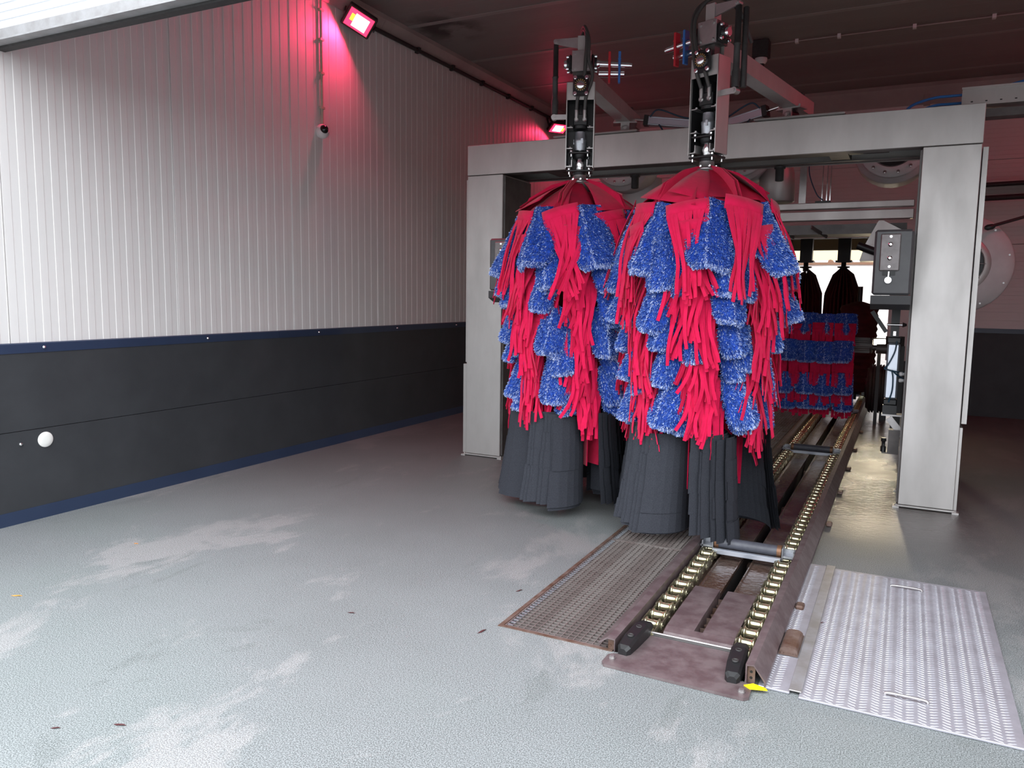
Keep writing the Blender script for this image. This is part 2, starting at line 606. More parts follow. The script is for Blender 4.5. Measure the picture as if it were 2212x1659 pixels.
def rib_panel(L, pitch, zs):
    """panel along +Y from 0..L, face at x=0 facing +x, shallow square ribs"""
    prof = [(-0.012, 0.0035), (0.0, 0.0065)]
    n = int(round(L / pitch))
    pt = (L - 0.012) / n
    y = 0.0065
    for k in range(n):
        prof += [(0.0, y + pt * 0.46), (-0.0024, y + pt * 0.49), (-0.0024, y + pt * 0.97), (0.0, y + pt)]
        y += pt
    prof = [(-0.03, 0.0035)] + prof + [(-0.012, L - 0.003), (-0.03, L - 0.003)]
    vs, fs = [], []
    for x, yy in prof:
        vs += [(x, yy, zs[0]), (x, yy, zs[1])]
    for i in range(len(prof) - 1):
        fs.append((2 * i, 2 * i + 2, 2 * i + 3, 2 * i + 1))
    return vs, fs


PLEN = 1.312
vs, fs = rib_panel(PLEN, 0.1093, (1.10, CZ))
mb = MB()
mb.add(vs, fs)
me_panel = mb.mesh('panel', M_wall, recalc=False)
y = 3.028 - PLEN
k = 0
while y < BY - 0.1:
    put('panel', me_panel, wall_left, T(WX, y, 0))
    y += PLEN
# dark lower boards, flashing strips
db = MB()
db.box(WX - 0.03, WX + 0.012, 1.7, BY, 0.615, 1.128)
db.build('board', M_dark, wall_left)
db = MB()
db.box(WX - 0.03, WX + 0.012, 1.7, BY, 0.085, 0.611)
db.build('board', M_dark, wall_left)
t = MB()
for a, b in ((1.7, 5.44), (5.443, 9.2), (9.203, BY)):
    t.prism([(WX - 0.01, 1.125), (WX + 0.016, 1.125), (WX + 0.018, 1.186), (WX + 0.004, 1.192), (WX - 0.01, 1.192)], 'y', a, b)
trim1 = struct(t.build('trim_1', M_navy))
tag(trim1, 'navy flashing strip capping the dark wall boards', None)
t = MB()
t.prism([(WX - 0.01, 0.0), (WX + 0.02, 0.0), (WX + 0.016, 0.088), (WX - 0.01, 0.088)], 'y', 1.7, BY)
bl = struct(t.build('baseboard_left', M_navy))
t = MB()
t.lathe((0, 0, 0), (1, 0, 0), [(0, .011), (.003, .011), (.004, .008), (.010, .007), (.011, .003)], n=10)
me_screw = t.mesh('screw', M_chrome)
for y in (3.235, 4.61, 5.98, 7.3, 8.6, 9.95):
    put('screw', me_screw, trim1, T(WX + 0.017, y, 1.158))
# round white blanking disc and a stud on the lower board
d = MB()
d.lathe((0, 0, 0), (1, 0, 0), [(0, .052), (.004, .052), (.007, .049), (.008, .02), (.008, .002)], n=32)
dd = d.build('cover_disc', M_disc)
dd.location = (WX + 0.012, 3.212, 0.533)
tag(dd, 'round white blanking disc on the dark lower wall', 'disc')
d = MB()
d.lathe((0, 0, 0), (1, 0, 0), [(0, .012), (.004, .012), (.012, .009), (.014, .002)], n=14)
d = d.build('stud', M_chrome)
d.location = (WX + 0.012, 3.045, 0.527)
tag(d, 'small silver stud left of the white wall disc', 'stud')

# ceiling: broad metal sheets across the bay, pale battens on the joints
cl = MB()
cl.box(WX - 0.12, RX + 0.1, FY - 0.1, BY + 0.1, CZ + 0.03, CZ + 0.12)
ceiling = struct(cl.build('ceiling', M_wallseam))
cy = 3.27
prev = FY - 0.05
joints = []
while cy < BY:
    joints.append(cy)
    cy += 1.39
edges = [FY - .05] + joints + [BY]
for a, b in zip(edges[:-1], edges[1:]):
    m = MB()
    n = max(2, int((b - a) / 0.28))
    w = (b - a - 0.006) / n
    prof = []
    for k in range(n):
        yy = a + 0.003 + k * w
        prof += [(yy, CZ), (yy + w * 0.48, CZ), (yy + w * 0.5, CZ + 0.0012), (yy + w * 0.98, CZ + 0.0012)]
    prof.append((b - 0.003, CZ))
    vs, fs = [], []
    for yy, z in prof:
        vs += [(WX, yy, z), (RX, yy, z)]
    for i in range(len(prof) - 1):
        fs.append((2 * i, 2 * i + 2, 2 * i + 3, 2 * i + 1))
    m.add(vs, fs)
    m.box(WX, RX, a + 0.003, b - 0.003, CZ + 0.01, CZ + 0.03)
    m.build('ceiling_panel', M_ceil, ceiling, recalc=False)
for j in joints:
    m = MB()
    m.box(WX, RX, j - 0.035, j + 0.035, CZ - 0.004, CZ + 0.001)
    m.build('batten', M_batten, ceiling)

# coving on the left wall / ceiling corner, and its pipe
m = MB()
for a, b in ((FY, 7.02), (7.023, 12.18)):
    m.prism([(WX, CZ - 0.14), (WX + 0.012, CZ - 0.14), (WX + 0.085, CZ - 0.045), (WX + 0.09, CZ - 0.001), (WX, CZ - 0.001)], 'y', a, b)
tag(struct(m.build('trim_2', M_coving)), 'pale coving along the top of the left wall', None)
m = MB()
m.tube([(WX + 0.03, y, CZ - 0.165) for y in (6.7, 8, 9.5, 11, 12.15)], 0.022, 10)
pp = m.build('pipe_run', M_rubber)
tag(pp, 'dark pipe running under the coving of the left wall', 'pipe')
cl_ = MB()
cl_.box(-0.03, 0.03, -0.02, 0.02, -0.03, 0.03)
me_clip = cl_.mesh('pipe_clip', M_rubber)
for y in (7.7, 8.45, 9.2, 9.95, 10.7, 11.45):
    o = put('pipe_clip', me_clip, pp, T(WX + 0.03, y, CZ - 0.165))

# back wall with the tunnel opening; ribbed sheets run level here
OX0, OX1, OZ = -3.05, -0.02, 2.43


def back_sheet(x0, x1, z0, z1):
    m = MB()
    n = max(1, int(round((z1 - z0) / 0.11)))
    h = (z1 - z0) / n
    prof = []
    for k in range(n):
        z = z0 + k * h
        prof += [(BY, z + .001), (BY, z + h * .46), (BY + .0035, z + h * .5), (BY + .0035, z + h * .96)]
    prof.append((BY, z1 - .001))
    vs, fs = [], []
    for yy, z in prof:
        vs += [(x0, yy, z), (x1, yy, z)]
    for i in range(len(prof) - 1):
        fs.append((2 * i, 2 * i + 1, 2 * i + 3, 2 * i + 2))
    m.add(vs, fs)
    m.box(x0, x1, BY + .02, BY + .1, z0, z1)
    return m


m = MB()
m.box(WX, OX0, BY + .1, BY + .2, 0, CZ)
m.box(OX1, RX, BY + .1, BY + .2, 0, CZ)
m.box(OX0, OX1, BY + .1, BY + .2, OZ, CZ)
wall_back = struct(m.build('wall_back', M_wallseam))
for x0, x1, z0, z1 in ((WX, OX0, 1.19, 2.3), (WX, OX0, 2.304, 3.4), (WX, RX, 3.404, 4.30), (OX1, RX, 1.19, 2.3), (OX1, RX, 2.304, 3.4), (OX0, OX1, OZ, 3.4)):
    back_sheet(x0, x1, z0, z1).build('panel', M_wall, wall_back, recalc=False)
for x0, x1 in ((WX, OX0), (OX1, RX)):
    m = MB()
    m.box(x0, x1, BY - .012, BY + .1, 0.0, 1.13)
    m.build('board', M_dark, wall_back)
    m = MB()
    m.box(x0, x1, BY - .016, BY + .1, 1.13, 1.19)
    m.build('flashing', M_navy, wall_back)
m = MB()
m.prism([(BY, 4.18), (BY - .012, 4.18), (BY - .09, 4.40), (BY - .09, 4.449), (BY, 4.449)], 'x', WX + .09, RX)
m.box(0.02, 0.1, BY - .06, BY - .01, 4.16, 4.30)
tag(struct(m.build('trim_3', M_coving)), 'pale coving along the top of the back wall', None)

# right wall (out of view) and the exit bay beyond the opening
m = MB()
m.box(RX, RX + .12, 1.6, BY + .1, 0, CZ + .1)
struct(m.build('wall_right', M_wall))
EY = 16.5
m = MB()
m.box(OX0 - .1, OX0, BY + .2, EY, 0, 3.2)
m.box(OX1 + .35, OX1 + .45, BY + .2, EY, 0, 3.2)
m.box(OX0 - .1, OX1 + .45, BY + .2, EY + .1, 3.2, 3.3)
m.box(OX0 - .1, -2.14, EY, EY + .1, 0, 3.2)
m.box(0.25, OX1 + .45, EY, EY + .1, 0, 3.2)
m.box(-2.14, 0.25, EY, EY + .1, 2.80, 3.2)
struct(m.build('wall_exit_bay', M_creamw))
m = MB()
m.box(-2.14, 0.25, EY - .02, EY + .12, 2.50, 2.80)
m.box(-2.16, -2.12, EY - .02, EY + .12, 0, 2.80)
tag(struct(m.build('trim_4', pmat('brown_head', (0.14, 0.12, 0.10), 0.6))), 'brown head board over the exit door', None)

# entrance: lintel flashing, dark seal and white outside cladding above
m = MB()
m.box(-9.0, 6.0, FY, FY + .04, 3.045, 3.115)
m.box(-9.0, 6.0, FY - .035, FY + .04, 3.035, 3.045)
lint = struct(m.build('trim_5', M_flash))
tag(lint, 'weathered grey lintel flashing over the entrance', None)
m = MB()
m.box(-9.0, 6.0, FY + .04, FY + .10, 3.02, 3.08)
m.build('seal', M_rubber, lint)
m = MB()
prof = []
z = 3.115
while z < 4.9:
    prof += [(FY + .0, z), (FY + .0, z + .028), (FY + .005, z + .031), (FY + .005, z + .045)]
    z += .048
vs, fs = [], []
for yy, z in prof:
    vs += [(-9, yy, z), (6, yy, z)]
for i in range(len(prof) - 1):
    fs.append((2 * i, 2 * i + 1, 2 * i + 3, 2 * i + 2))
m.add(vs, fs)
m.box(-9, 6, FY + .02, FY + .08, 3.115, 4.9)
tag(struct(m.build('wall_front', M_cladd, recalc=False)), 'bright white ribbed cladding above the entrance lintel', None)

# building across the yard behind the exit
b = thing('building', 'cream building with brown roof tiles beyond the tunnel exit', 'building', (0, 26, 0))
m = MB()
m.box(-7, 4, 0, .3, 0, 2.62)
m.build('wall', M_outwall, b)
m = MB()
m.box(-7, 4, .25, .4, 2.75, 5.0)
m.build('upper_wall', M_creamw, b)
m = MB()
m.box(-7, 4, -.06, .1, 2.60, 2.68)
m.build('gutter', M_tile, b)
for k in range(14):
    m = MB()
    m.lathe((-5.5 + k * 0.55, -.02, 2.685), (0, 1, 0), [(0, .075), (.5, .075)], n=14)
    m.build('roof_tile', M_tile, b)

# ------------------------------------------------------------------ wash arch (gantry)
GX0, GX1, GY0, GY1, GZ0, GZ1 = -3.735, 0.398, 6.43, 7.03, 2.645, 2.915
g = thing('wash_arch', 'brushed stainless steel portal arch straddling the conveyor', 'arch', (0, 0, 0))
m = MB()
th = .012
m.cbox(GX0, GX1, GY0, GY0 + .02, GZ0, GZ1, .003)
m.cbox(GX0, GX1, GY1 - .02, GY1, GZ0, GZ1, .003)
m.box(GX0, GX1, GY0 + .021, GY1 - .021, GZ1 - .012, GZ1 - .001)
m.box(GX0, GX0 + .012, GY0 + .021, GY1 - .021, GZ0, GZ1 - .012)
m.box(GX1 - .012, GX1, GY0 + .021, GY1 - .021, GZ0, GZ1 - .012)
m.build('beam', M_steel, g)
m = MB()
m.box(GX0 + .36, GX1 - .36, GY0 + .02, GY0 + .14, GZ0 + .004, GZ0 + .010)
m.box(GX0 + .36, GX1 - .36, GY1 - .14, GY1 - .02, GZ0 + .004, GZ0 + .010)
for x in (-3.0, -1.67, -.62):
    m.box(x, x + .14, GY0 + .02, GY1 - .02, GZ0 + .012, GZ0 + .09)
m.box(-2.9, -.2, 6.72, 6.78, GZ0 + .03, GZ0 + .09)
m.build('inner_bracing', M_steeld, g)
for (x0, x1) in ((-3.735, -3.365), (0.028, 0.395)):
    m = MB()
    m.cbox(x0, x1, GY0 + .004, GY1 - .02, 0.022, GZ0 - .004, .004)
    m.build('post', M_steel, g)
    m = MB()
    m.box(x0 - .01, x1 + .01, GY0 - .005, GY1, 0.008, 0.020)
    for xx in (x0 - .012, x1 + .012):
        for yy in (GY0 + .0, GY1 - .05):
            m.box(xx - .022, xx + .022, yy - .03, yy + .03, 0.0, 0.014)
            bolt(m, (xx, yy, .014), (0, 0, 1), .008, .012)
    m.build('foot_plate', M_steel, g)
# outer cover strips beside the posts
m = MB()
m.box(-3.776, -3.745, GY0 + .06, GY1 - .05, 0.90, GZ0 - .03)
m.build('cover_strip', M_steel, g)
m = MB()
m.box(0.405, 0.438, GY0 + .06, GY1 - .05, 0.66, GZ0 - .02)
m.build('cover_strip', M_steel, g)
m = MB()
m.box(-3.776, -3.735, GY0 + .02, GY1 - .05, 0.022, 0.885)
m.build('lower_cover', M_steel, g)
m = MB()
m.box(0.395, 0.415, GY0 + .02, GY1 - .05, 0.022, 0.635)
m.build('lower_cover', M_steel, g)
# shaded-steel sheets that paint shade onto the inner faces of the posts
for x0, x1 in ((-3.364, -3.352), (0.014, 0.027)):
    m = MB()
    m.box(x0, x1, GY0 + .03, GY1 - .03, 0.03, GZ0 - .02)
    m.build('inner_shade', M_steeld, g)
# small cable glands on the right post
for z in (.99, .94):
    m = MB()
    m.lathe((0.012, 6.62, z), (-1, 0, 0), [(0, .012), (.012, .012), (.014, .016), (.03, .016), (.036, .009)], n=12)
    m.build('cable_gland', M_plasticw, g)

# sensor nozzles hanging under the arch
for x in (-2.27, -1.02):
    m = MB()
    m.lathe((x, 6.92, GZ0 - .005), (0, 0, -1), [(0, .045), (.018, .045), (.02, .034), (.115, .034), (.12, .024)], n=18)
    o = m.build('sensor', M_rubber)
    tag(o, 'black cylinder sensor under the arch ' + ('behind the left brush' if x < -2 else 'behind the right brush'), 'sensor')

# ------------------------------------------------------------------ brush arm: swing arm and drive head


def smoothpath(pts, n=8):
    """Catmull-Rom through pts"""
    P = [Vector(p) for p in pts]
    P = [P[0] * 2 - P[1]] + P + [P[-1] * 2 - P[-2]]
    out = []
    for i in range(1, len(P) - 2):
        for k in range(n):
            t = k / n
            a, b_, c, d_ = P[i - 1], P[i], P[i + 1], P[i + 2]
            out.append(0.5 * ((2 * b_) + (c - a) * t + (2 * a - 5 * b_ + 4 * c - d_) * t * t + (3 * b_ - a - 3 * c + d_) * t ** 3))
    out.append(P[-2])
    return out


def brush_arm(hx, hy, rz, mir, label, far, dz=0.0):
    """hx,hy: shaft axis; rz: head yaw; mir=+1 shock on the right, -1 on the left; far: rear end of the arm"""
    t = thing('brush_arm', label, 'machine arm', (hx, hy, dz), rz)
    S = mir

    def mm():
        return MB()
    # U channel housing
    m = mm()
    m.box(-.10, -.094, -.07, .07, 2.455, 3.045)
    m.box(.094, .10, -.07, .07, 2.455, 3.045)
    m.box(-.10, .10, .064, .07, 2.455, 3.045)
    m.box(-.10, .10, -.07, -.062, 2.925, 3.045)
    m.box(-.094, .094, -.062, .064, 3.035, 3.045)
    m.build('housing', M_steel, t)
    m = mm()
    m.box(-.0935, .0935, .056, .0635, 2.46, 3.03)
    m.box(-.0935, -.090, -.055, .056, 2.46, 3.03)
    m.box(.090, .0935, -.055, .056, 2.46, 3.03)
    m.build('inner_shade', M_black, t)  # black sheets added inside the housing to paint its interior shade
    # little shelf angles with bolts
    for z in (2.735, 2.59, 2.465):
        for sx in (-1, 1):
            m = mm()
            m.box(min(sx * .094, sx * .055), max(sx * .094, sx * .055), -.06, .05, z, z + .006)
            m.box(min(sx * .058, sx * .052), max(sx * .058, sx * .052), -.06, .05, z, z + (.05 if z < 2.5 else .006))
            bolt(m, (sx * .07, -.035, z + .006), (0, 0, 1), .009, .012)
            m.build('shelf_angle', M_steelb, t)
    # front pillow bearing
    m = mm()
    m.cbox(-.055, .055, -.10, -.071, 2.945, 3.085, .012)
    m.lathe((0, -.10, 3.015), (0, -1, 0), [(0, .048), (.014, .046), (.016, .040)], n=24)
    fb = m.build('bearing_block', M_black, t)
    m = mm()
    for k in range(16):
        a = 2 * PI * k / 16
        m.beam((math.cos(a) * .030, -.117, 3.015 + math.sin(a) * .030), (math.cos(a) * .040, -.117, 3.015 + math.sin(a) * .040), .006, .004)
    m.build('bearing_cage', M_brass, fb)
    m = mm()
    m.lathe((0, -.112, 3.015), (0, -1, 0), [(0, .028), (.012, .028), (.016, .024), (.016, .002)], n=24)
    for sx in (-1, 1):
        for sz in (-1, 1):
            bolt(m, (sx * .040, -.100, 3.015 + sz * .054), (0, -1, 0), .010, .014)
    m.build('bearing_cap', M_chrome, fb)
    # upper cross block with bolted cover
    m = mm()
    m.box(-.066, .066, -.05, .075, 3.125, 3.26)
    m.box(-.035, .035, -.02, .05, 3.04, 3.13)
    m.build('cross_block', M_steeld, t)
    m = mm()
    m.cbox(-.068, .068, -.062, -.0505, 3.122, 3.264, .003)
    for sx in (-1, 1):
        for sz in (-1, 1):
            bolt(m, (sx * .045, -.062, 3.193 + sz * .05), (0, -1, 0), .009, .010)
    m.build('cover_plate', M_steelb, t)
    # side bearings
    for sx in (-1, 1):
        m = mm()
        m.cbox(min(sx * .067, sx * .09), max(sx * .067, sx * .09), -.055, .055, 3.13, 3.24, .01)
        m.lathe((sx * .09, 0, 3.185), (sx, 0, 0), [(0, .044), (.016, .040)], n=20)
        sbk = m.build('side_bearing', M_black, t)
        m = mm()
        m.lathe((sx * .106, 0, 3.185), (sx, 0, 0), [(0, .03), (.012, .03), (.02, .026)], n=20)
        for yy in (-.042, .042):
            for zz in (3.145, 3.225):
                bolt(m, (sx * .091, yy, zz), (sx, 0, 0), .009, .016)
        m.build('bearing_cap', M_chrome, sbk)
    # upright bar and top lever
    m = mm()
    m.box(-.03, .035, -.035, -.02, 3.26, 3.37)
    m.box(-.03, .035, -.02, .04, 3.26, 3.365)
    m.build('upright', M_steel, t)
    m = mm()
    x0, x1 = S * .03, S * .185
    m.add([(x0, -.03, 3.285), (x0, -.03, 3.36), (x1, -.03, 3.352), (x1, -.03, 3.318), (x0, -.018, 3.285), (x0, -.018, 3.36), (x1, -.018, 3.352), (x1, -.018, 3.318)],
          [(0, 1, 2, 3), (7, 6, 5, 4), (0, 4, 5, 1), (1, 5, 6, 2), (2, 6, 7, 3), (3, 7, 4, 0)])
    m.cyl((S * .185, -.034, 3.335), (S * .185, .012, 3.335), .018, n=16)
    m.build('top_lever', M_steelb, t)
    m = mm()
    m.box(min(S * .10, S * .19), max(S * .10, S * .19), -.03, -.018, 2.80, 2.835)
    m.cyl((S * .19, -.034, 2.8175), (S * .19, .012, 2.8175), .02, n=16)
    bolt(m, (S * .19, -.034, 2.8175), (0, -1, 0), .010, .01)
    bolt(m, (S * .185, -.034, 3.335), (0, -1, 0), .010, .01)
    m.build('lower_lever', M_steelb, t)
    # damper strut
    m = mm()
    m.lathe((S * .187, -.008, 2.84), (0, 0, 1), [(0, .024), (.09, .026), (.11, .021), (.25, .019), (.252, .023), (.262, .023), (.264, .020), (.48, .019), (.485, .012)], n=16)
    m.build('damper', M_rubber, t)
    if S > 0:
        m = mm()
        m.lathe((S * .187 + .03, .03, 2.84), (0, 0, 1), [(0, .020), (.25, .018), (.47, .018), (.475, .012)], n=14)
        m.build('damper', M_rubber, t)
    # stop pin with coloured tags on the other side
    s2 = -S
    m = mm()
    m.cyl((s2 * .12, 0, 3.185), (s2 * .335, 0, 3.17), .019, n=16)
    m.cyl((s2 * .335, 0, 3.17), (s2 * .352, 0, 3.168), .015, n=16)
    m.cyl((s2 * .12, .03, 3.125), (s2 * .30, .03, 3.12), .022, n=14)
    m.build('stop_pin', M_chrome, t)
    for xx, mt, nm in ((.195 if S < 0 else .265, M_redp, 'red_tag'), (.265 if S < 0 else .195, M_bluep, 'blue_tag')):
        m = mm()
        m.cbox(s2 * xx - .009, s2 * xx + .009, -.026, .026, 3.155, 3.262, .003)
        m.cbox(s2 * xx - .008, s2 * xx + .008, -.022, .022, 3.05, 3.16, .003)
        m.box(s2 * xx - .011, s2 * xx + .011, -.027, .027, 3.205, 3.211)
        m.build(nm, mt, t)
    # hydraulic motor, fittings, hoses
    m = mm()
    m.cbox(-.05, .05, -.045, .05, 2.755, 2.835, .006)
    m.lathe((0, 0, 2.835), (0, 0, 1), [(0, .045), (.06, .045), (.07, .03)], n=18)
    m.lathe((0, 0, 2.735), (0, 0, 1), [(0, .052), (.02, .052)], n=20)
    mo = m.build('drive_motor', M_black, t)
    for sx in (-.028, .030):
        m = mm()
        m.lathe((sx, -.047, 2.795), (0, -1, 0), [(0, .017), (.01, .017), (.011, .011), (.016, .010)], n=12)
        m.lathe((sx, -.052, 2.80), (0, 0, 1), [(0, .012), (.045, .014), (.075, .012)], n=10)
        m.build('hose_fitting', M_steelb, mo)
    for sx, off, mt in ((-.028, 0, M_hose), (.030, .022, M_hose)):
        lo = -S * .02
        pts = [(sx, -.054, 2.86), (sx + .01, -.075, 2.95), (sx + .03 * -S + .02, -.085, 3.08), (.03 * -S + off, -.085, 3.2), (.035 * -S + off * .6, -.065, 3.33), (.02 * -S, -.02, 3.405 + off), (.0, .05, 3.42 + off), (.02 * S, .13, 3.37 + off), (.05 * S, .20, 3.25), (.05 * S, .30, 3.2)]
        if S > 0:
            pts = [(sx, -.054, 2.86), (sx - .02, -.085, 2.96), (-.075 + off, -.09, 3.1), (-.105 + off, -.075, 3.25), (-.095 + off, -.03, 3.36), (-.02 + off, .03, 3.425 + off), (.06, .09, 3.40 + off), (.11, .17, 3.31), (.10, .30, 3.19)]
        m = mm()
        m.tube(smoothpath(pts, 6), .0125, 8)
        m.build('hose', mt, t)
    # coupling, flanges and shaft
    m = mm()
    m.lathe((0, 0, 2.585), (0, 0, 1), [(0, .042), (.055, .044), (.06, .046), (.075, .046), (.08, .038), (.13, .036)], n=22)
    for k in range(3):
        a = k * 2 * PI / 3 - 1.2
        m.box(.04 * math.cos(a) - .008, .04 * math.cos(a) + .008, .04 * math.sin(a) - .008, .04 * math.sin(a) + .008, 2.63, 2.665)
    m.build('coupling', M_galv, t)
    for z, w in ((2.555, .075), (2.43, .092)):
        m = mm()
        m.cbox(-w, w, -.075, .072, z, z + .014, .004)
        m.lathe((0, 0, z), (0, 0, -1), [(0, .05), (.02, .045), (.03, .036)], n=20)
        fl = m.build('flange', M_black, t)
        for sx in (-1, 1):
            for sy in (-1, 1):
                m = mm()
                bolt(m, (sx * w * .78, sy * .055, z + .012), (0, 0, 1), .009, .014)
                m.cyl((sx * w * .78, sy * .055, z - .018), (sx * w * .78, sy * .055, z + .016), .007, n=6)
                m.build('flange_bolt', M_chrome, fl)
    m = mm()
    m.lathe((0, 0, 2.385), (0, 0, 1), [(0, .022), (.05, .024), (.08, .028), (.10, .034), (.13, .026), (.17, .026), (.20, .02)], n=18)
    m.build('drive_shaft', M_chrome, t)
    # swing arm beam, in world space of the head
    inv = (T(hx, hy, dz) @ RZ(rz)).inverted()
    p0 = inv @ (Vector((hx, hy, 0)) + Vector((-math.sin(rz) * .05, math.cos(rz) * .05, 3.115)))
    p1 = inv @ Vector(far)
    m = mm()
    m.beam(p0, p1, .11, .115)
    m.build('swing_beam', M_steel, t)
    d = (p1 - p0)
    m = mm()
    a = p0 + d * .18 + Vector((0, 0, .066))
    b_ = p0 + d * .93 + Vector((0, 0, .066))
    m.tube([a, b_], .014, 8)
    m.build('pressure_pipe', M_hoseg, t)
    m = mm()
    m.lathe(p0 + d * .93 + Vector((0, 0, .058)), (0, 0, 1), [(0, .018), (.05, .018), (.06, .012)], n=12)
    c = p0 + d * .97 + Vector((0, 0, .05))
    e = (p1 - p0).normalized()
    m.tube(smoothpath([c, c + e * .06 + Vector((0, 0, .02)), c + e * .13 + Vector((0, 0, -.05)), c + e * .12 + Vector((0, 0, -.17))], 6), .012, 8)
    m.build('end_hose', M_hose, t)
    # pivot bracket near the rear
    q = p0 + d * .80
    qz = q.z - .058
    m = mm()
    m.box(q.x - .10, q.x + .10, q.y - .06, q.y + .06, qz - .012, qz)
    for sx in (-.085, .085):
        bolt(m, (q.x + sx, q.y - .04, qz), (0, 0, 1), .010, .016)
    m.box(q.x - .036, q.x + .036, q.y - .07, q.y - .056, 2.955 - dz, qz - .012)
    m.cyl((q.x, q.y - .056, 2.97), (q.x, q.y - .07, 2.97), .036, n=16)
    bolt(m, (q.x, q.y - .07, 2.975), (0, -1, 0), .014, .016)
    m.build('pivot_bracket', M_steelb, t)
    m = mm()
    m.cyl((q.x, q.y - .05, 2.985), (q.x, q.y + .06, 2.985), .035, n=18)
    m.cyl((q.x, q.y + .0, 2.92), (q.x, q.y, qz - .012), .028, n=16)
    m.build('pivot_post', M_black, t)
    return t, q


brush_arm(-2.175, 5.35, math.radians(19), -1, 'steel swing arm and drive head holding the left brush', (-2.29, 6.90, 3.085))
brush_arm(-1.205, 5.12, math.radians(-20), 1, 'steel swing arm and drive head holding the right brush', (-.84, 6.98, 3.085))

# flat base plates on top of the arch under the pivots
for x0, x1, lab in ((-2.86, -2.10, 'thin steel plate on the arch top under the left arm pivot'), (-1.16, -.50, 'thin steel plate on the arch top under the right arm pivot')):
    m = MB()
    m.cbox(x0, x1, GY0 - .03, GY0 + .36, GZ1 + .004, GZ1 + .018, .006)
    m.box(x0 + .05, x1 - .05, GY0 + .02, GY0 + .3, GZ1, GZ1 + .004)
    o = m.build('pivot_plate', M_steel)
    tag(o, lab, 'plate')

# air cylinders that push the arms
for (a, b, lab) in (((-2.20, 6.72, 3.075), (-1.70, 6.80, 3.01), 'pale pneumatic cylinder lying behind the left drive head'),
                    ((-1.05, 6.72, 3.07), (-1.46, 6.80, 2.99), 'pneumatic cylinder lying behind the right drive head')):
    t = thing('air_cylinder', lab, 'cylinder', a)
    A, B = Vector((0, 0, 0)), Vector(b) - Vector(a)
    u = B.normalized()
    m = MB()
    m.beam(A + u * .10, B, .07, .07)
    for s in (-.03, .03):
        for s2 in (-.03, .03):
            m.cyl(A + u * .09 + Vector((0, s, s2)), B + Vector((0, s, s2)), .008, n=8)
    m.build('barrel', M_alu, t)
    m = MB()
    m.beam(A + u * .06, A + u * .10, .085, .085)
    m.build('end_cap', M_black, t)
    m = MB()
    m.beam(B, B + u * .03, .085, .085)
    m.build('end_cap', M_black, t)
    m = MB()
    m.cyl(A - u * .03, A + u * .07, .013, n=10)
    m.build('rod', M_chrome, t)
    m = MB()
    m.tube(smoothpath([A + u * .12 + Vector((0, -.04, .03)), A + u * .2 + Vector((0, -.06, .09)), A + u * .38 + Vector((0, -.04, .05)), B + Vector((0, -.02, .04))], 6), .007, 6)
    m.tube(smoothpath([A + u * .2 + Vector((0, -.04, -.03)), A + u * .28 + Vector((0, -.06, -.11)), A + u * .42 + Vector((0, -.04, -.14))], 6), .007, 6)
    m.build('air_hose', M_teal, t)

# ------------------------------------------------------------------ brush fabric pieces (shared meshes)


def lerp(a, b, t):
    return a + (b - a) * t


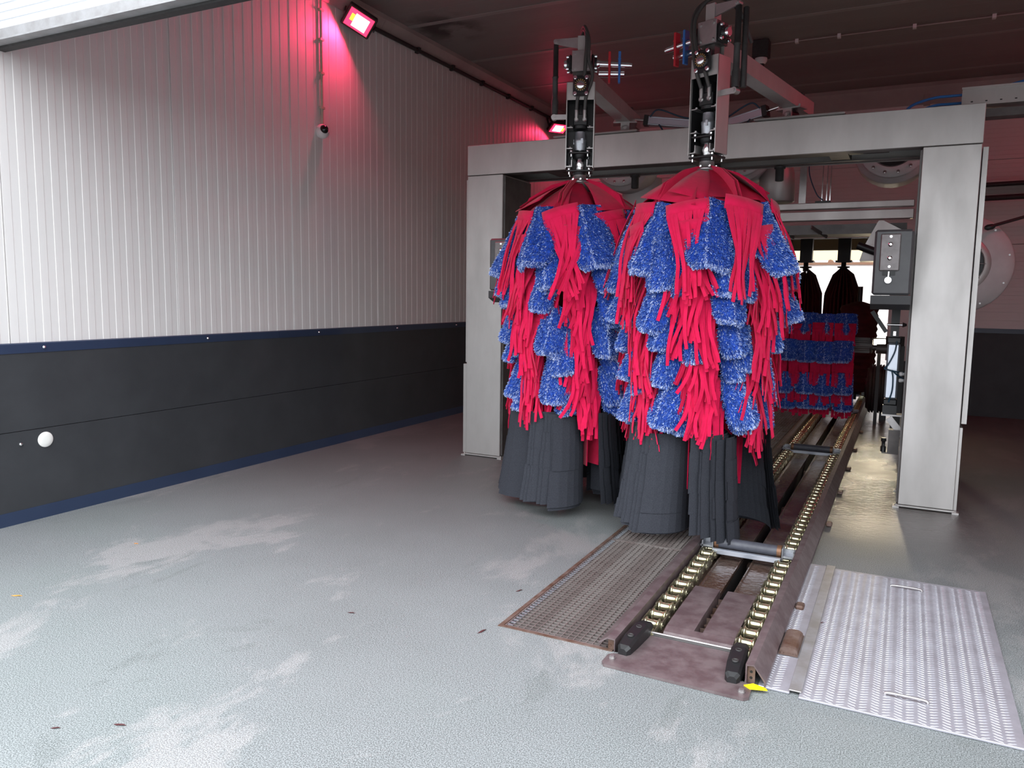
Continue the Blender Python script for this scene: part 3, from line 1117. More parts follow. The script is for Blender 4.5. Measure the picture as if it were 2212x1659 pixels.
def pad_mesh(w, h, seed, ntuft, curl=.06, taper=.75, thick=.045, dark=False):
    """blue tufted pad: hangs down from its origin, faces +X, width along Y"""
    R = random.Random(seed)
    nu, nv = 7, 9
    fold = R.uniform(-.35, .35)
    bend = R.uniform(.6, 1.3) * curl
    side = R.uniform(-.12, .12)

    def surf(u, v, s):
        # u -1..1 across, v 0..1 down, s=+1 front -1 back
        ww = w / 2 * (taper + (1 - taper) * min(1, v * 2.2))
        ee = 1 - max(0, (v - .80) / .20) ** 2 * .42
        ww *= ee
        prof = math.sqrt(max(0.0, 1 - abs(u) ** 3.2))
        pv = math.sqrt(max(0.0, 1 - (max(0, v - .8) / .2) ** 3))
        th = thick * (.35 + .65 * prof * pv) * (0.6 + 0.4 * min(1, v * 3))
        x = bend * (v ** 1.6) - .19 * w * u * u + s * th / 2 + .02 * math.exp(-((u - fold) / .25) ** 2)
        return Vector((x, u * ww + side * h * v, -h * v))
    V, F, C = [], [], []
    BC = (0.018, 0.07, 0.42)
    for s in (1, -1):
        for j in range(nv + 1):
            for i in range(nu + 1):
                V.append(surf(-1 + 2 * i / nu, j / nv, s))
                C.append(BC)
    n1 = (nu + 1) * (nv + 1)
    for j in range(nv):
        for i in range(nu):
            a = j * (nu + 1) + i
            F.append((a, a + 1, a + nu + 2, a + nu + 1))
            F.append((n1 + a + 1, n1 + a, n1 + a + nu + 1, n1 + a + nu + 2))
    for j in range(nv):
        a = j * (nu + 1)
        F.append((a, a + nu + 1, n1 + a + nu + 1, n1 + a))
        a += nu
        F.append((a + nu + 1, a, n1 + a, n1 + a + nu + 1))
    a = nv * (nu + 1)
    for i in range(nu):
        F.append((a + i, a + i + 1, n1 + a + i + 1, n1 + a + i))
        F.append((i + 1, i, n1 + i, n1 + i + 1))
    for _ in range(ntuft):
        q = R.random()
        if q < .16:
            u, v = R.choice((-1, 1)) * R.uniform(.93, 1), R.random()
        elif q < .30:
            u, v = R.uniform(-1, 1), R.uniform(.93, 1)
        elif q < .34:
            u, v = R.uniform(-1, 1), R.uniform(0, .06)
        else:
            u, v = R.uniform(-1, 1), R.random()
        s = 1 if R.random() < .8 else -1
        p = surf(u, v, s * (R.uniform(-.8, 1) if abs(u) > .92 or v > .92 else 1))
        nrm = Vector((s * .8, u * abs(u) ** 2 * 1.1, -.25 - (max(0, v - .8) * 4)))
        nrm += Vector((R.gauss(0, .35), R.gauss(0, .45), R.gauss(0, .4)))
        nrm.normalize()
        L = R.uniform(.009, .019)
        tip = p + nrm * L + Vector((0, 0, -.006))
        sd = nrm.cross(Vector((R.gauss(0, 1), R.gauss(0, 1), R.gauss(0, 1)))).normalized() * R.uniform(.0018, .0032)
        base = len(V)
        V += [p - sd, p + sd, tip + sd * .8, tip - sd * .8]
        F.append((base, base + 1, base + 2, base + 3))
        k = R.random()
        whitish = .10 + (.60 if abs(u - fold) < .055 else 0) + (.30 if v > .93 else 0) + (.08 if abs(u) > .95 else 0)
        if k < whitish:
            c0, c1 = (.24, .34, .70), (.66, .74, .92)
        elif k < whitish + .3:
            c0, c1 = (.07, .15, .50), (.19, .32, .74)
        else:
            c0, c1 = (.025, .065, .31), (.06, .145, .53)
        C += [c0, c0, c1, c1]
    me = bpy.data.meshes.new('tufted_pad')
    me.from_pydata([tuple(p) for p in V], [], F)
    ca = me.color_attributes.new('tuft', 'FLOAT_COLOR', 'POINT')
    flat = []
    for c in C:
        flat += [c[0], c[1], c[2], 1.0]
    ca.data.foreach_set('color', flat)
    me.materials.append(M_fur)
    me.update()
    return me


def fringe_mesh(w, h, seed, nst=8, gather=.5, mat=None, straight=0.0, cr=.40):
    """red felt sheet cut into strips; hangs from origin, faces +X"""
    R = random.Random(seed)
    m = MB()
    hdr = .045
    cr = cr if straight < .5 else 9.0
    sw = w / nst
    t = .0045
    # header sheet
    hp = [-w / 2 + w * q / nst for q in range(nst + 1)]
    m.ribbon([(.003 - yy * yy / (2 * cr), yy, -hdr * .4) for yy in hp], lambda i: (1, hp[i] / cr, 0), hdr + .045, t, True)
    drift = R.uniform(-.07, .07) * (1 - straight)
    for k in range(nst):
        y0 = -w / 2 + sw * (k + .5)
        L = h * R.uniform(.78, 1.0)
        out = R.uniform(.0, .07) * (1 - straight * .7)
        wob = R.uniform(-.038, .038) * (1 - straight)
        ph = R.uniform(0, 6)
        tw = R.uniform(-.8, .8) * (1 - straight)
        g = gather * R.uniform(.6, 1.1) * (1 - straight)
        n = 9
        path, nr = [], []
        for i in range(n + 1):
            s = i / n
            yy = lerp(y0, y0 * (1 - g), min(1, s * 1.6)) + drift * s * s + wob * math.sin(ph + s * 5) * s
            xx = .006 + out * math.sin(min(1, s * 1.3) * PI * .6) + R.uniform(-.002, .002) + (k % 3) * .006 * s
            path.append((xx - yy * yy / (2 * cr), yy, -hdr + .004 - L * s))
            a = tw * s
            nr.append((math.cos(a), math.sin(a), 0))
        m.ribbon(path, lambda i: nr[i], sw * .93, t)
    return m.mesh('fringe', mat or M_felt_rs)


PADS_BIG = [pad_mesh(.28, .46, s, 7000, .09, .90) for s in (1, 2, 3, 4)]
PADS = [pad_mesh(.20, .34, 10 + s, 4200, .06, .78) for s in range(7)]
PADS_S = [pad_mesh(.165, .28, 30 + s, 3200, .05, .85) for s in range(5)]
FR_TOP = [fringe_mesh(.26, .60, 50 + s, 11, .72) for s in range(5)]
FR = [fringe_mesh(.19, .46, 60 + s, 8, .45) for s in range(8)]
FR_LOW = [fringe_mesh(.17, .36, 80 + s, 7, .4) for s in range(5)]


def felt_sheet(a0, a1, r0, r1, z0, z1, bulge, skew, seed, thick=.005, sag=.03):
    """one sheet of the red top cover: a trapezoid sloping out from the hub"""
    R = random.Random(seed)
    nu, nv = 6, 6
    vs, fs = [], []
    for s in (0, 1):
        for j in range(nv + 1):
            v = j / nv
            r = lerp(r0, r1, v)
            for i in range(nu + 1):
                u = i / nu
                a = lerp(a0, a1, .5 + (u - .5) * (.72 + .28 * v))
                z = z0 + (z1 - z0) * (.50 * v + .50 * v * v) + skew * (u - .5) * v
                rr = r * .94 / math.cos(a - (a0 + a1) / 2)
                vs.append((rr * math.sin(a), -rr * math.cos(a), z - s * thick))
    n1 = (nu + 1) * (nv + 1)
    for j in range(nv):
        for i in range(nu):
            a = j * (nu + 1) + i
            fs.append((a, a + 1, a + nu + 2, a + nu + 1))
            fs.append((n1 + a + 1, n1 + a, n1 + a + nu + 1, n1 + a + nu + 2))
    for j in range(nv):
        for c in (0, nu):
            a = j * (nu + 1) + c
            fs.append((a, a + nu + 1, n1 + a + nu + 1, n1 + a))
    a = nv * (nu + 1)
    for i in range(nu):
        fs.append((a + i, a + i + 1, n1 + a + i + 1, n1 + a + i))
        fs.append((i, i + 1, n1 + i + 1, n1 + i))
    m = MB()
    m.add(vs, fs, True)
    return m


def skirt_leaf(sweep, rmax, rin, h, seed, rows=5):
    """grey felt sheet standing radially and swept round at its outer edge, slit into rows"""
    R = random.Random(seed)
    m = MB()
    t = .006
    nS = 9
    zt = 0.0
    rh = h / rows
    for k in range(rows):
        z0, z1 = -k * rh, -(k + 1) * rh - .002
        sw = sweep * (1 + R.uniform(-.025, .025))
        ro = R.uniform(-.005, .005)
        vs, fs = [], []
        for j, z in enumerate((z0, (z0 + z1) / 2, z1)):
            fl = 1 + .18 * ((-z) / h) ** 1.5
            for s in range(nS + 1):
                q = s / nS
                r = lerp(rin, (rmax + ro) * fl, q ** .85)
                a = sw * q ** 1.8
                nx = (-math.sin(a + .6 * q), math.cos(a + .6 * q))
                for sd in (0, 1):
                    vs.append((r * math.cos(a) + nx[0] * t * sd + k * .0008, r * math.sin(a) + nx[1] * t * sd, z))
        W = (nS + 1) * 2
        for j in range(2):
            for s in range(nS):
                b = j * W + s * 2
                fs.append((b, b + 2, b + W + 2, b + W))
                fs.append((b + 3, b + 1, b + W + 1, b + W + 3))
            e = j * W + nS * 2
            fs.append((e, e + 1, e + W + 1, e + W))
        for s in range(nS):
            b = s * 2
            fs.append((b, b + 1, b + 3, b + 2))
            b += 2 * W
            fs.append((b + 2, b + 3, b + 1, b))
        m.add(vs, fs, False)
    return m.mesh('felt_leaf', M_felt_g)


LEAF = [skirt_leaf(-math.radians(a), .475, .16, .62, 90 + i) for i, a in enumerate((32, 34, 36, 33, 35, 37))]


def radius_at(z):
    pts = [(2.25, .34), (2.12, .42), (1.9, .47), (1.6, .44), (1.3, .41), (1.0, .385), (.7, .37)]
    if z >= pts[0][0]:
        return pts[0][1]
    for (a, ra), (b, rb) in zip(pts[:-1], pts[1:]):
        if a >= z >= b:
            return lerp(rb, ra, (z - b) / (a - b))
    return pts[-1][1]


def wash_brush(cx, cy, label, phase, seed, dz=0.0, skirt_top=.74):
    R = random.Random(seed)
    t = thing('wash_brush', label, 'wash brush', (cx, cy, dz))
    m = MB()
    m.lathe((0, 0, .30), (0, 0, 1), [(0, .07), (1.95, .07), (2.0, .09), (2.06, .09), (2.065, .05), (2.12, .045)], n=24)
    m.build('core', M_steelb, t)
    m = MB()
    m.lathe((0, 0, 2.362), (0, 0, 1), [(0, .075), (.012, .075), (.013, .03), (.03, .03)], n=20)
    for k in range(6):
        a = k * PI / 3
        bolt(m, (.058 * math.cos(a), .058 * math.sin(a), 2.374), (0, 0, 1), .009, .012)
    m.build('hub', M_chrome, t)
    # inner felt blades that close the middle
    bm_ = MB()
    bm_.add([(.06, -.003, .34), (.30, -.003, .34), (.33, -.003, 2.1), (.08, -.003, 2.3), (.06, .003, .34), (.30, .003, .34), (.33, .003, 2.1), (.08, .003, 2.3)],
            [(0, 1, 2, 3), (7, 6, 5, 4), (0, 4, 5, 1), (1, 5, 6, 2), (2, 6, 7, 3), (3, 7, 4, 0)])
    me_b = bm_.mesh('felt_blade', M_felt_r)
    for k in range(20):
        put('felt_blade', me_b, t, RZ(2 * PI * k / 20 + .1))
    # umbrella of red sheets
    n = 11
    for k in range(n):
        a = 2 * PI * k / n + phase * .5 + R.uniform(-.08, .08)
        wd_ = R.uniform(.36, .46)
        dzz = (k % 3) * .010
        o = felt_sheet(a - wd_, a + wd_, .035, R.uniform(.405, .445), 2.365 + dzz * .5, R.uniform(2.08, 2.165) + dzz, .0, R.uniform(-.12, .12), seed + k).build('top_sheet', M_felt_dirty if k % 2 else M_felt_r, t)
    for k in range(5):      # upright folds standing out of the cover
        a = 2 * PI * k / 5 + phase + .35
        m = MB()
        ca, sa = math.sin(a), -math.cos(a)
        for q in (-.035, .035):
            b = a + q
            cb, sb = math.sin(b), -math.cos(b)
            r_ = [(.05, 2.385), (.20, 2.345), (.36, 2.25), (.43, 2.12), (.36, 2.10), (.20, 2.25), (.06, 2.32)]
            vs = []
            for tt in (-.0025, .0025):
                for r, z in r_:
                    vs.append((r * cb - sb * tt, r * sb + cb * tt, z))
            nn = len(r_)
            m.add(vs, [tuple(range(nn))[::-1], tuple(range(nn, 2 * nn))] + [(i, (i + 1) % nn, nn + (i + 1) % nn, nn + i) for i in range(nn)])
        m.build('standing_fold', M_felt_r, t)

    def place(name, me, ang, r, z, tilt, roll_=0.0, sc_=1.0):
        # +X of the mesh points outwards; ang measured from the entrance side, clockwise to +x
        M = T(r * math.sin(ang), -r * math.cos(ang), z) @ RZ(ang - PI / 2) @ Matrix.Rotation(-tilt, 4, 'Y') @ Matrix.Rotation(roll_, 4, 'X') @ Matrix.Diagonal((1, sc_, 1, 1))
        put(name, me, t, M)
    # top tier: eight big pads and eight fringes, shouldering outwards
    for k in range(8):
        a = 2 * PI * k / 8 + phase
        place('tufted_pad', PADS_BIG[(k + seed) % 4], a, .40 + R.uniform(-.02, .015), 2.125 + R.uniform(-.03, .03), R.uniform(.22, .38), R.uniform(-.2, .2))
        a += PI / 8
        place('fringe', FR_TOP[(k + seed) % 5], a, .437 + R.uniform(-.005, .02), 2.11 + R.uniform(-.02, .02), R.uniform(.12, .26), R.uniform(-.38, .38))
        place('fringe', FR_TOP[(k + seed + 2) % 5], a + R.uniform(-.1, .1), .385, 1.98, R.uniform(.05, .15), R.uniform(-.15, .15))
    # columns
    NC = 7
    z = 1.90
    lvl = 0
    while z > 1.0:
        rr = radius_at(z)
        for k in range(NC):
            a = phase + .2 + 2 * PI * k / NC + lvl * .045
            zz = z + R.uniform(-.05, .05)
            big = R.random() < .6
            place('tufted_pad', (PADS if big else PADS_S)[R.randrange(5)], a + R.uniform(-.06, .06), rr + R.uniform(-.02, .015), zz, R.uniform(.05, .25), R.uniform(-.22, .22))
            if k % 2 == lvl % 2:
                place('tufted_pad', PADS_S[R.randrange(5)], a + R.uniform(.18, .25), rr - .02, zz - .08, R.uniform(.02, .15), R.uniform(-.25, .25))
            b = a + PI / NC + R.uniform(-.05, .05)
            place('fringe', FR[R.randrange(8)], b, rr + R.uniform(-.01, .025), zz + .06, R.uniform(.0, .16), R.uniform(-.18, .18))
            place('fringe', FR[R.randrange(8)], b + R.uniform(-.10, .10), rr + R.uniform(-.03, .0), zz - .05, R.uniform(.0, .1), R.uniform(-.12, .12))
        z -= .20
        lvl += 1
    # last hanging tufts over the grey skirt
    for k in range(NC):
        a = phase + .2 + 2 * PI * k / NC + lvl * .045
        b = a + PI / NC
        place('fringe', FR_LOW[R.randrange(5)], b, .375, 1.02 + R.uniform(-.05, .03), R.uniform(.05, .2), R.uniform(-.35, .15))
        place('fringe', FR_LOW[R.randrange(5)], b + .12, .36, .90 + R.uniform(-.03, .03), R.uniform(.0, .15), R.uniform(-.2, .2))
        place('tufted_pad', PADS_S[R.randrange(5)], a, .37, 1.0, R.uniform(.05, .2), R.uniform(-.3, .3))
    # grey skirt: bundles of leaves like the pages of a book
    nb = 6
    for k in range(nb):
        a0 = 2 * PI * k / nb + phase * .7 + R.uniform(-.08, .08)
        for j in range(8):
            me = LEAF[R.randrange(6)]
            a = a0 + j * .058 + R.uniform(-.008, .008)
            zt = skirt_top + R.uniform(-.02, .02) - .006 * j
            put('felt_leaf', me, t, T(0, 0, zt) @ RZ(a))
    return t


wash_brush(-2.175, 5.35, 'red and blue fabric wash brush nearer the left wall', -.30, 3)
wash_brush(-1.205, 5.12, 'red and blue fabric wash brush above the floor grate and conveyor', .38, 8)

# ------------------------------------------------------------------ roller brush lying across the conveyor, deeper in
rb = thing('roller_brush', 'red and blue roller brush lying across the conveyor deeper inside', 'wash brush', (-1.12, 8.85, 0.98))
m = MB()
m.cyl((-.72, 0, .0), (.60, 0, .0), .34, n=28)
m.build('drum', M_felt_r, rb)
PADR = [pad_mesh(.185, .21, 130 + s, 2000, .03, .97, .045) for s in range(4)]
FRR = [fringe_mesh(.20, .19, 140 + s, 6, .2, M_felt_r, .85) for s in range(4)]
rows = [(.43, 'b', .33), (.30, 'r', .41), (.16, 'b', .45), (.03, 'r', .455), (-.10, 'r', .44), (-.17, 'b', .42), (-.28, 'r', .38), (-.34, 'b', .33), (-.42, 'r', .24)]
for zi, (z, kind, dep) in enumerate(rows):
    n = 8 if kind == 'b' else 7
    for k in range(n):
        x = lerp(-.68, .58, k / (n - 1))
        if kind == 'b':
            me = PADR[(k + zi) % 4]
        else:
            me = FRR[(k + zi) % 4]
        put('tufted_pad' if kind == 'b' else 'fringe', me, rb, T(x, -dep + (.0 if kind == 'b' else .03), z + RND.uniform(-.012, .012) - .03 * (x < -.2) * (z < .3)) @ RZ(-PI / 2) @ Matrix.Rotation(-.1, 4, 'Y'))
m = MB()
m.cyl((.60, 0, .10), (.64, 0, .10), .12, n=20)
for k in range(22):
    a = 2 * PI * k / 22
    m.beam((.65, math.cos(a) * .075, .10 + math.sin(a) * .075), (.80, math.cos(a) * .075, .10 + math.sin(a) * .075), .006, .010)
m.cyl((.64, 0, .10), (.81, 0, .10), .068, n=20)
m.cyl((.81, 0, .10), (.825, 0, .10), .08, n=20)
m.build('motor', M_steeld, rb)
m = MB()
m.cyl((.825, 0, .08), (.86, 0, .08), .03, n=12)
m.cyl((.86, 0, .07), (.97, 0, .07), .05, n=20)
m.build('gearbox', M_steeld, rb)
m = MB()
m.beam((.96, .0, .12), (1.10, .1, .12), .06, .16)
m.beam((1.08, .1, .1), (1.08, .1, -.95), .09, .09)
m.build('carrier', M_black, rb)

# ------------------------------------------------------------------ control boxes on the posts


def control_box(x0, x1, label, sgn):
    t = thing('control_box', label, 'control box', ((x0 + x1) / 2, 6.2, 1.5))
    w = (x1 - x0) / 2
    m = MB()
    m.cbox(-w, w, -.02, .30, .085, .545, .015)
    m.build('housing', M_box, t)
    m = MB()
    m.prism([(-.02, .082), (.30, .082), (.30, -.02), (.08, -.02), (-.02, .02)], 'x', -w - .004, w + .004)
    m.build('lower_housing', pmat('grey_box_dark', (.045, .045, .048), .5), t)
    m = MB()
    xo = -.01 * sgn
    m.cbox(xo - .075, xo + .055, -.036, -.021, .255, .515, .008)
    pl = m.build('switch_plate', pmat('worn_plate', (.30, .28, .28), .5, .6, (.22, .20, .20), 12, contrast=.5), t)
    m = MB()
    for z in (.44, .345):
        m.lathe((xo - .01, -.036, z), (0, -1, 0), [(0, .017), (.005, .016), (.006, .009), (.010, .008)], n=16)
    for z in (.495, .285):
        m.lathe((xo - .01, -.036, z), (0, -1, 0), [(0, .009), (.003, .009)], n=12)
    m.build('button', M_chrome, pl)
    m = MB()
    m.box(xo - .05, xo + .03, -.033, -.02, .225, .256)
    m.build('catch_base', M_black, t)
    m = MB()
    m.beam((xo - .01, -.04, .25), (xo - .012, -.045, .195), .007, .007)
    m.cyl((xo - .012, -.04, .19), (xo - .012, -.047, .19), .023, n=18)
    m.build('catch', M_chrome, t)
    return t


control_box(-.238, .012, 'grey control box with steel switch plate beside the right post', 1)
control_box(-3.36, -3.11, 'grey control box half hidden behind the left brush', -1)

# ------------------------------------------------------------------ pneumatic lifting cylinder beside the right post
t = thing('lift_cylinder', 'upright pneumatic cylinder with blue hoses beside the right post', 'cylinder', (-.075, 6.78, 0))
m = MB()
m.cbox(-.045, .045, -.045, .045, .78, 1.215, .012)
m.build('barrel', M_alu, t)
m = MB()
m.cbox(-.05, .05, -.05, .05, 1.215, 1.265, .008)
m.build('end_cap', M_black, t)
m = MB()
m.cbox(-.05, .05, -.05, .05, .73, .78, .008)
m.box(-.05, .05, -.05, .05, .66, .73)
m.build('end_cap', M_black, t)
m = MB()
m.box(-.03, .03, -.02, .02, 1.265, 1.50)
m.beam((-.06, 0, 1.30), (-.17, 0, 1.46), .03, .03)
m.build('mount_bar', M_black, t)
m = MB()
m.cyl((-.06, -.03, 1.36), (.075, -.03, 1.36), .008, n=8)
m.lathe((.05, -.03, 1.36), (1, 0, 0), [(0, .02), (.03, .008)], n=12)
m.box(-.01, .01, -.055, -.05, 1.275, 1.31)
m.build('pin', M_chrome, t)
m = MB()
m.tube(smoothpath([(.02, -.055, 1.235), (.01, -.07, 1.15), (-.03, -.075, 1.05), (-.055, -.07, 1.02), (-.03, -.07, 1.01), (.02, -.08, 1.0), (.09, -.15, 1.0)], 6), .006, 6)
m.tube(smoothpath([(-.01, -.055, .755), (.01, -.07, .85), (.01, -.075, .95), (0, -.07, 1.005), (.03, -.08, .98), (.09, -.15, .945)], 6), .006, 6)
m.build('air_hose', M_teal, t)
m = MB()
m.box(-.055, .13, -.05, .06, .645, .658)
m.beam((.0, -.045, .63), (.105, -.045, .50), .012, .05)
m.build('bracket', M_steelb, t)
t = thing('valve_block', 'small valve block low on the inside of the right post', 'valve', (-.05, 6.75, .36))
m = MB()
m.box(-.02, .06, -.05, .05, .0, .18)
m.box(-.06, .06, -.05, .05, -.01, 0)
m.build('body', M_steeld, t)
m = MB()
m.lathe((-.05, -.02, .0), (0, 0, 1), [(0, .02), (.04, .02), (.045, .012), (.08, .012), (.085, .02), (.11, .018)], n=12)
m.build('knob', M_black, t)

# white splash board behind the cylinder and big dark wheel brush on the floor
m = MB()
m.cbox(-.22, .06, 11.5, 11.53, .75, 2.25, .004)
o = m.build('splash_board', M_wall)
tag(o, 'white splash board standing behind the upright cylinder', 'board')
m = MB()
m.box(-.20, -.17, 11.5, 11.56, 0, .75)
m.box(.02, .05, 11.5, 11.56, 0, .75)
m.build('leg', M_black, o)
t = thing('wheel_brush', 'black wheel brush low beside the right conveyor rail', 'wheel brush', (-.25, 11.15, .40), 0)
m = MB()
prof = []
for k in range(9):
    prof += [(-.16 + k * .035, .31 if k not in (0, 8) else .26), (-.16 + k * .035 + .022, .32 if k not in (0, 8) else .27), (-.16 + k * .035 + .026, .29)]
m.lathe((0, 0, 0), (1, 0, 0), prof, n=30)
m.build('bristles', M_rubber, t)
m = MB()
m.lathe((-.18, 0, 0), (1, 0, 0), [(0, .12), (.02, .14), (.35, .14)], n=24)
m.beam((.05, 0, 0), (.05, 0, -.40), .08, .12)
m.build('hub', M_black, t)

# ------------------------------------------------------------------ second frame with blowers behind the arch
t = thing('inner_portal', 'inner steel frame with two level rails carrying the blowers', 'frame', (0, 7.9, 0))
for z0, z1, nm in ((2.38, 2.44, 'rail'), (2.275, 2.36, 'rail')):
    m = MB()
    m.cbox(-3.3, 0.0, -.04, .05, z0, z1, .006)
    m.build(nm, M_steel, t)
m = MB()
m.box(-3.3, -.05, .12, .5, 2.16, 2.25)
for x in (-1.15, -.85):
    m.beam((x, -.02, 2.22), (x + .12, .2, 2.14), .012, .03)
m.build('duct', M_steeld, t)
for x in (-3.26, .06):
    m = MB()
    m.box(x - .04, x + .04, -.05, .05, 0, 2.9)
    m.build('leg', M_plum, t)
m = MB()
m.add([(-.38, -.05, 2.05), (-.06, -.05, 2.05), (-.06, -.05, 2.16), (-.24, -.05, 2.26), (-.28, -.05, 2.26), (-.38, .2, 2.05), (-.06, .2, 2.05), (-.06, .2, 2.16), (-.24, .2, 2.26), (-.28, .2, 2.26)],
      [(4, 3, 2, 1, 0), (5, 6, 7, 8, 9), (0, 1, 6, 5), (1, 2, 7, 6), (2, 3, 8, 7), (3, 4, 9, 8), (4, 0, 5, 9)])
m.add([(-.42, -.05, 1.90), (-.06, -.05, 1.90), (-.06, -.05, 2.049), (-.38, -.05, 2.049), (-.42, .2, 1.90), (-.06, .2, 1.90), (-.06, .2, 2.049), (-.38, .2, 2.049)],
      [(0, 1, 2, 3), (7, 6, 5, 4), (0, 4, 5, 1), (1, 5, 6, 2), (2, 6, 7, 3), (3, 7, 4, 0)])
m.build('air_nozzle', M_steel, t)
m = MB()
m.cyl((-.44, -.08, 2.04), (-.16, -.08, 1.93), .035, n=16)
m.build('nozzle_tube', M_black, t)
for x, w in ((-.98, .05), (-.93, .012), (-.78, .008), (-.74, .008), (-.71, .008)):
    m = MB()
    m.box(x, x + w, .0, .03, 2.44, 2.88)
    m.build('upright', M_steelb if w > .01 else M_chrome, t)
m = MB()
m.tube(smoothpath([(-.90, -.03, 2.88), (-.89, -.04, 2.7), (-.82, -.04, 2.52), (-.76, -.04, 2.46)], 6), .006, 6)
m.build('cable', M_teal, t)
m = MB()
m.box(-.83, -.70, -.04, .04, 2.44, 2.456)
m.build('cable_shoe', M_black, t)


def blower(name, x, y, z, r, ax, label, dep=.35):
    t = thing(name, label, 'blower', (x, y, z))
    A = Vector(ax)
    m = MB()
    m.lathe((0, 0, 0), A, [(0, r * .55), (.02, r * .62), (.05, r), (.08, r * 1.02), (dep, r * 1.02), (dep + .01, r * .9)], n=36)
    m.build('shell', M_fan, t)
    m = MB()
    m.lathe(A * -.03, A, [(0, r * .60), (.0, r * .86), (.03, r * .88), (.05, r * .88), (.05, r * .6)], n=36, caps=False)
    rg = m.build('ring', M_plasticw, t)
    m = MB()
    ref = Vector((0, 0, 1))
    a_ = A.cross(ref).normalized()
    b_ = A.cross(a_)
    bolt(m, A * -.028, -A, .010, .012)
    me_rb = m.mesh('ring_bolt', M_chrome)
    for k in range(14):
        q = 2 * PI * k / 14
        put('ring_bolt', me_rb, rg, Matrix.Translation((a_ * math.cos(q) + b_ * math.sin(q)) * r * .74))
    m = MB()
    m.lathe(A * -.005, A, [(0, r * .1), (0, r * .56)], n=30, caps=False)
    m.lathe(A * .04, A, [(0, r * .02), (.0, r * .56)], n=30, caps=True)
    m.build('fan_mouth', M_black, t)
    return t


blower('blower', -.20, 7.75, 2.90, .32, (0, 1, 0), 'grey round blower behind the arch beside the right post')
blower('blower', -1.50, 7.75, 2.95, .28, (0, 1, 0), 'grey round blower behind the right brush head')
blower('blower', -2.70, 7.75, 2.93, .30, (0, 1, 0), 'grey round blower between the two brush heads')
m = MB()
m.lathe((0, 0, 0), (0, 0, -1), [(0, .12), (.16, .16), (.42, .17), (.43, .15)], n=30)
o = m.build('air_duct', M_steel)
o.location = (-1.20, 8.0, 2.90)
tag(o, 'pale round air duct hanging right of the right brush top', 'duct')
m = MB()
m.lathe((0, 0, 0), (0, 0, -1), [(0, .2), (.22, .22), (.5, .16), (.52, .15)], n=30)
o = m.build('air_duct', M_fan)
o.location = (-2.62, 8.25, 2.80)
tag(o, 'pale round air duct hanging between the two brush tops', 'duct')

# side blower seen to the right of the arch
t = thing('side_blower', 'large round white side blower with wire guard right of the arch', 'blower', (.38, 8.1, 1.88))
m = MB()
m.lathe((0, 0, 0), (0, 1, 0), [(0, .20), (.0, .24), (.02, .36), (.06, .43), (.10, .445), (.34, .44), (.36, .36)], n=44)
m.build('shell', M_fan, t)
m = MB()
m.lathe((0, -.012, 0), (0, 1, 0), [(0, .20), (0, .25), (.02, .26)], n=40, caps=False)
m.build('ring', M_steel, t)
m = MB()
m.lathe((0, -.002, 0), (0, 1, 0), [(0, .01), (.001, .205)], n=30)
m.build('mouth', M_black, t)
gm = MB()
for r in (.06, .11, .16, .205):
    gm.tube([(r * math.cos(a * 2 * PI / 28), -.03, r * math.sin(a * 2 * PI / 28)) for a in range(29)], .004, 5)
for k in range(10):
    a = k * PI / 5
    gm.tube([(0, -.034, 0), (.215 * math.cos(a), -.02, .215 * math.sin(a))], .004, 5)
gm.build('wire_guard', M_mesh, t)
gm = MB()
for k in range(10):
    a = k * PI / 5 + .2
    bolt(gm, (.40 * math.cos(a), .04, .40 * math.sin(a)), (0, -1, 0), .006, .006)
gm.build('shell_bolt', M_steelb, t)
m = MB()
m.beam((-.06, .1, -.40), (-.06, .1, -1.88), .08, .08)
m.build('stand', M_plum, t)
m = MB()
m.cyl((.60, 8.05, 2.20), (1.25, 8.4, 2.42), .014, n=8)
m.lathe((.56, 8.03, 2.187), (1, .3, .2), [(0, .014), (.02, .026), (.06, .026), (.08, .014)], n=10)
o = m.build('brace_rod', M_black)
tag(o, 'thin black brace rod reaching the side blower from the right', 'rod')
# pipes along the back wall on the right
for z, r, lab in ((3.03, .03, 'upper black pipe along the back wall right of the arch'), (2.86, .035, 'lower black pipe along the back wall right of the arch')):
    m = MB()
    m.tube([(.25, 11.9, z), (1.2, 11.9, z + .02), (2.25, 11.9, z + .02)], r, 10)
    for x in (.6, 1.5):
        m.box(x, x + .03, 11.9, 12.19, z - .01, z + .03)
    tag(m.build('pipe', M_rubber), lab, 'pipe')
# red pilot strip
m = MB()
m.box(.25, 2.25, 12.05, 12.19, 3.06, 3.11)
tag(m.build('wall_rail', M_steel), 'steel rail fixed to the back wall above the black pipes', 'rail')

